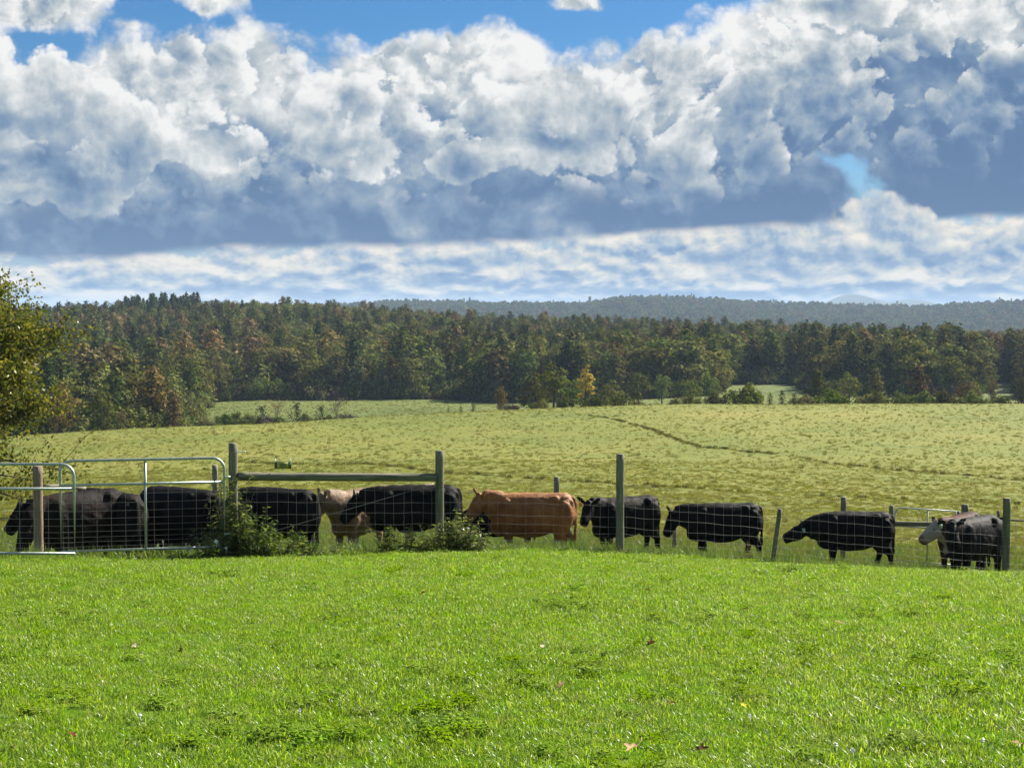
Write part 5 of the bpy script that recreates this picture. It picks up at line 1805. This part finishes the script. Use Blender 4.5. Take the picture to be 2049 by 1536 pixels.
# ------------------------------------------------------------------ fallen leaves on the lawn
FLM = {}
for nm, c1, c2 in (('brown', (0.05, 0.028, 0.016), (0.15, 0.085, 0.045)), ('tan', (0.34, 0.23, 0.12), (0.52, 0.38, 0.22)), ('yellow', (0.55, 0.50, 0.05), (0.65, 0.58, 0.08)),
                   ('red', (0.13, 0.035, 0.022), (0.24, 0.075, 0.045)), ('pale', (0.50, 0.42, 0.32), (0.62, 0.54, 0.42))):
    m, b, out = material(nm + '_fallen_leaf')
    P = b.n('ShaderNodeTexCoord').outputs['Object']
    f = b.noise(P, 30.0, 4.0, 0.6)
    d_ = b.n('ShaderNodeBsdfDiffuse'); b.set(d_.inputs['Color'], b.ramp(f, [(0.35, c1), (0.65, c2)]))
    t_ = b.n('ShaderNodeBsdfTranslucent'); b.set(t_.inputs['Color'], b.ramp(f, [(0.35, c1), (0.65, c2)]))
    mx = b.n('ShaderNodeMixShader'); mx.inputs[0].default_value = 0.3
    b.L.new(d_.outputs[0], mx.inputs[1]); b.L.new(t_.outputs[0], mx.inputs[2]); b.L.new(mx.outputs[0], out.inputs['Surface'])
    FLM[nm] = m


def fallen_leaf(px, py, size, colr, label, curl=0.5, tilt=0.3):
    x, y, z = ground_hit(px, py, 4.0, 30.0)
    n = 20
    th = np.linspace(0, 2 * np.pi, n, endpoint=False)
    rr = size * (0.72 + 0.28 * np.cos(5 * th + 0.3) + rng.normal(0, 0.04, n)) * (1 + 0.25 * np.cos(th))
    V = [(0, 0, 0)]
    for k in (0.5, 1.0):
        V += [(k * r * math.cos(a), k * r * math.sin(a) * 0.75, k * k * r * curl * (abs(math.sin(a)) * 1.0 + 0.2 * math.sin(3 * a))) for r, a in zip(rr, th)]
    T = [(0, 1 + q, 1 + (q + 1) % n) for q in range(n)]
    Q = [(1 + q, 1 + n + q, 1 + n + (q + 1) % n, 1 + (q + 1) % n) for q in range(n)]
    g = Geo(); g.add(V, Q, T)
    g.tube([(-size * 0.4, 0, 0), (-size * 1.1, 0.01, 0.006), (-size * 1.6, 0.0, 0.02)], 0.0018, 4)
    o = link('fallen_leaf', g.mesh('fallen_leaf', [FLM[colr]], smooth=True))
    o.location = (x, y, z + 0.055)
    o.rotation_euler = (rng.normal(0, tilt), rng.normal(0, tilt), rng.uniform(0, 6.28))
    tag(o, label, 'leaf', 'fallen leaves on the lawn')


for px, py, s, c, lab, cu, ti in (
        (1302, 1302, 0.050, 'brown', 'dark curled brown leaf standing up on the middle right of the lawn', 0.9, 0.5),
        (1268, 1514, 0.062, 'tan', 'long tan leaf at the bottom of the lawn near the middle', 0.3, 0.2),
        (1402, 1520, 0.040, 'brown', 'brown leaf at the very bottom right of the long tan leaf', 0.7, 0.4),
        (1122, 1388, 0.034, 'tan', 'small tan leaf standing on edge in mid lawn', 0.6, 1.1),
        (1487, 1427, 0.030, 'yellow', 'small bright yellow leaf on the lawn', 0.2, 0.2),
        (1492, 1230, 0.036, 'brown', 'small dark leaf up the lawn right of the middle', 0.6, 0.5),
        (1676, 1256, 0.044, 'tan', 'flat tan leaf on the upper right of the lawn', 0.2, 0.2),
        (848, 1196, 0.038, 'red', 'small pinkish leaf standing in the upper lawn left of the middle', 0.6, 1.0),
        (270, 1303, 0.030, 'pale', 'pale leaf on the left part of the lawn', 0.4, 0.4),
        (363, 1312, 0.034, 'brown', 'dull brown leaf right of the pale leaf on the left', 0.4, 0.6),
        (146, 1490, 0.030, 'red', 'reddish leaf in the lower left of the lawn', 0.4, 0.4),
        (1295, 1190, 0.036, 'brown', 'small brown leaf high on the lawn below the third post', 0.6, 0.6),
        (1086, 1307, 0.034, 'pale', 'pale broken leaf near the centre of the lawn', 0.3, 0.4),
        (2035, 1507, 0.042, 'tan', 'tan leaf cut by the right edge at the bottom', 0.3, 0.3),
        (1345, 1423, 0.026, 'red', 'faint reddish leaf in the middle of the lower lawn', 0.3, 0.4)):
    fallen_leaf(px, py, s, c, lab, cu, ti)
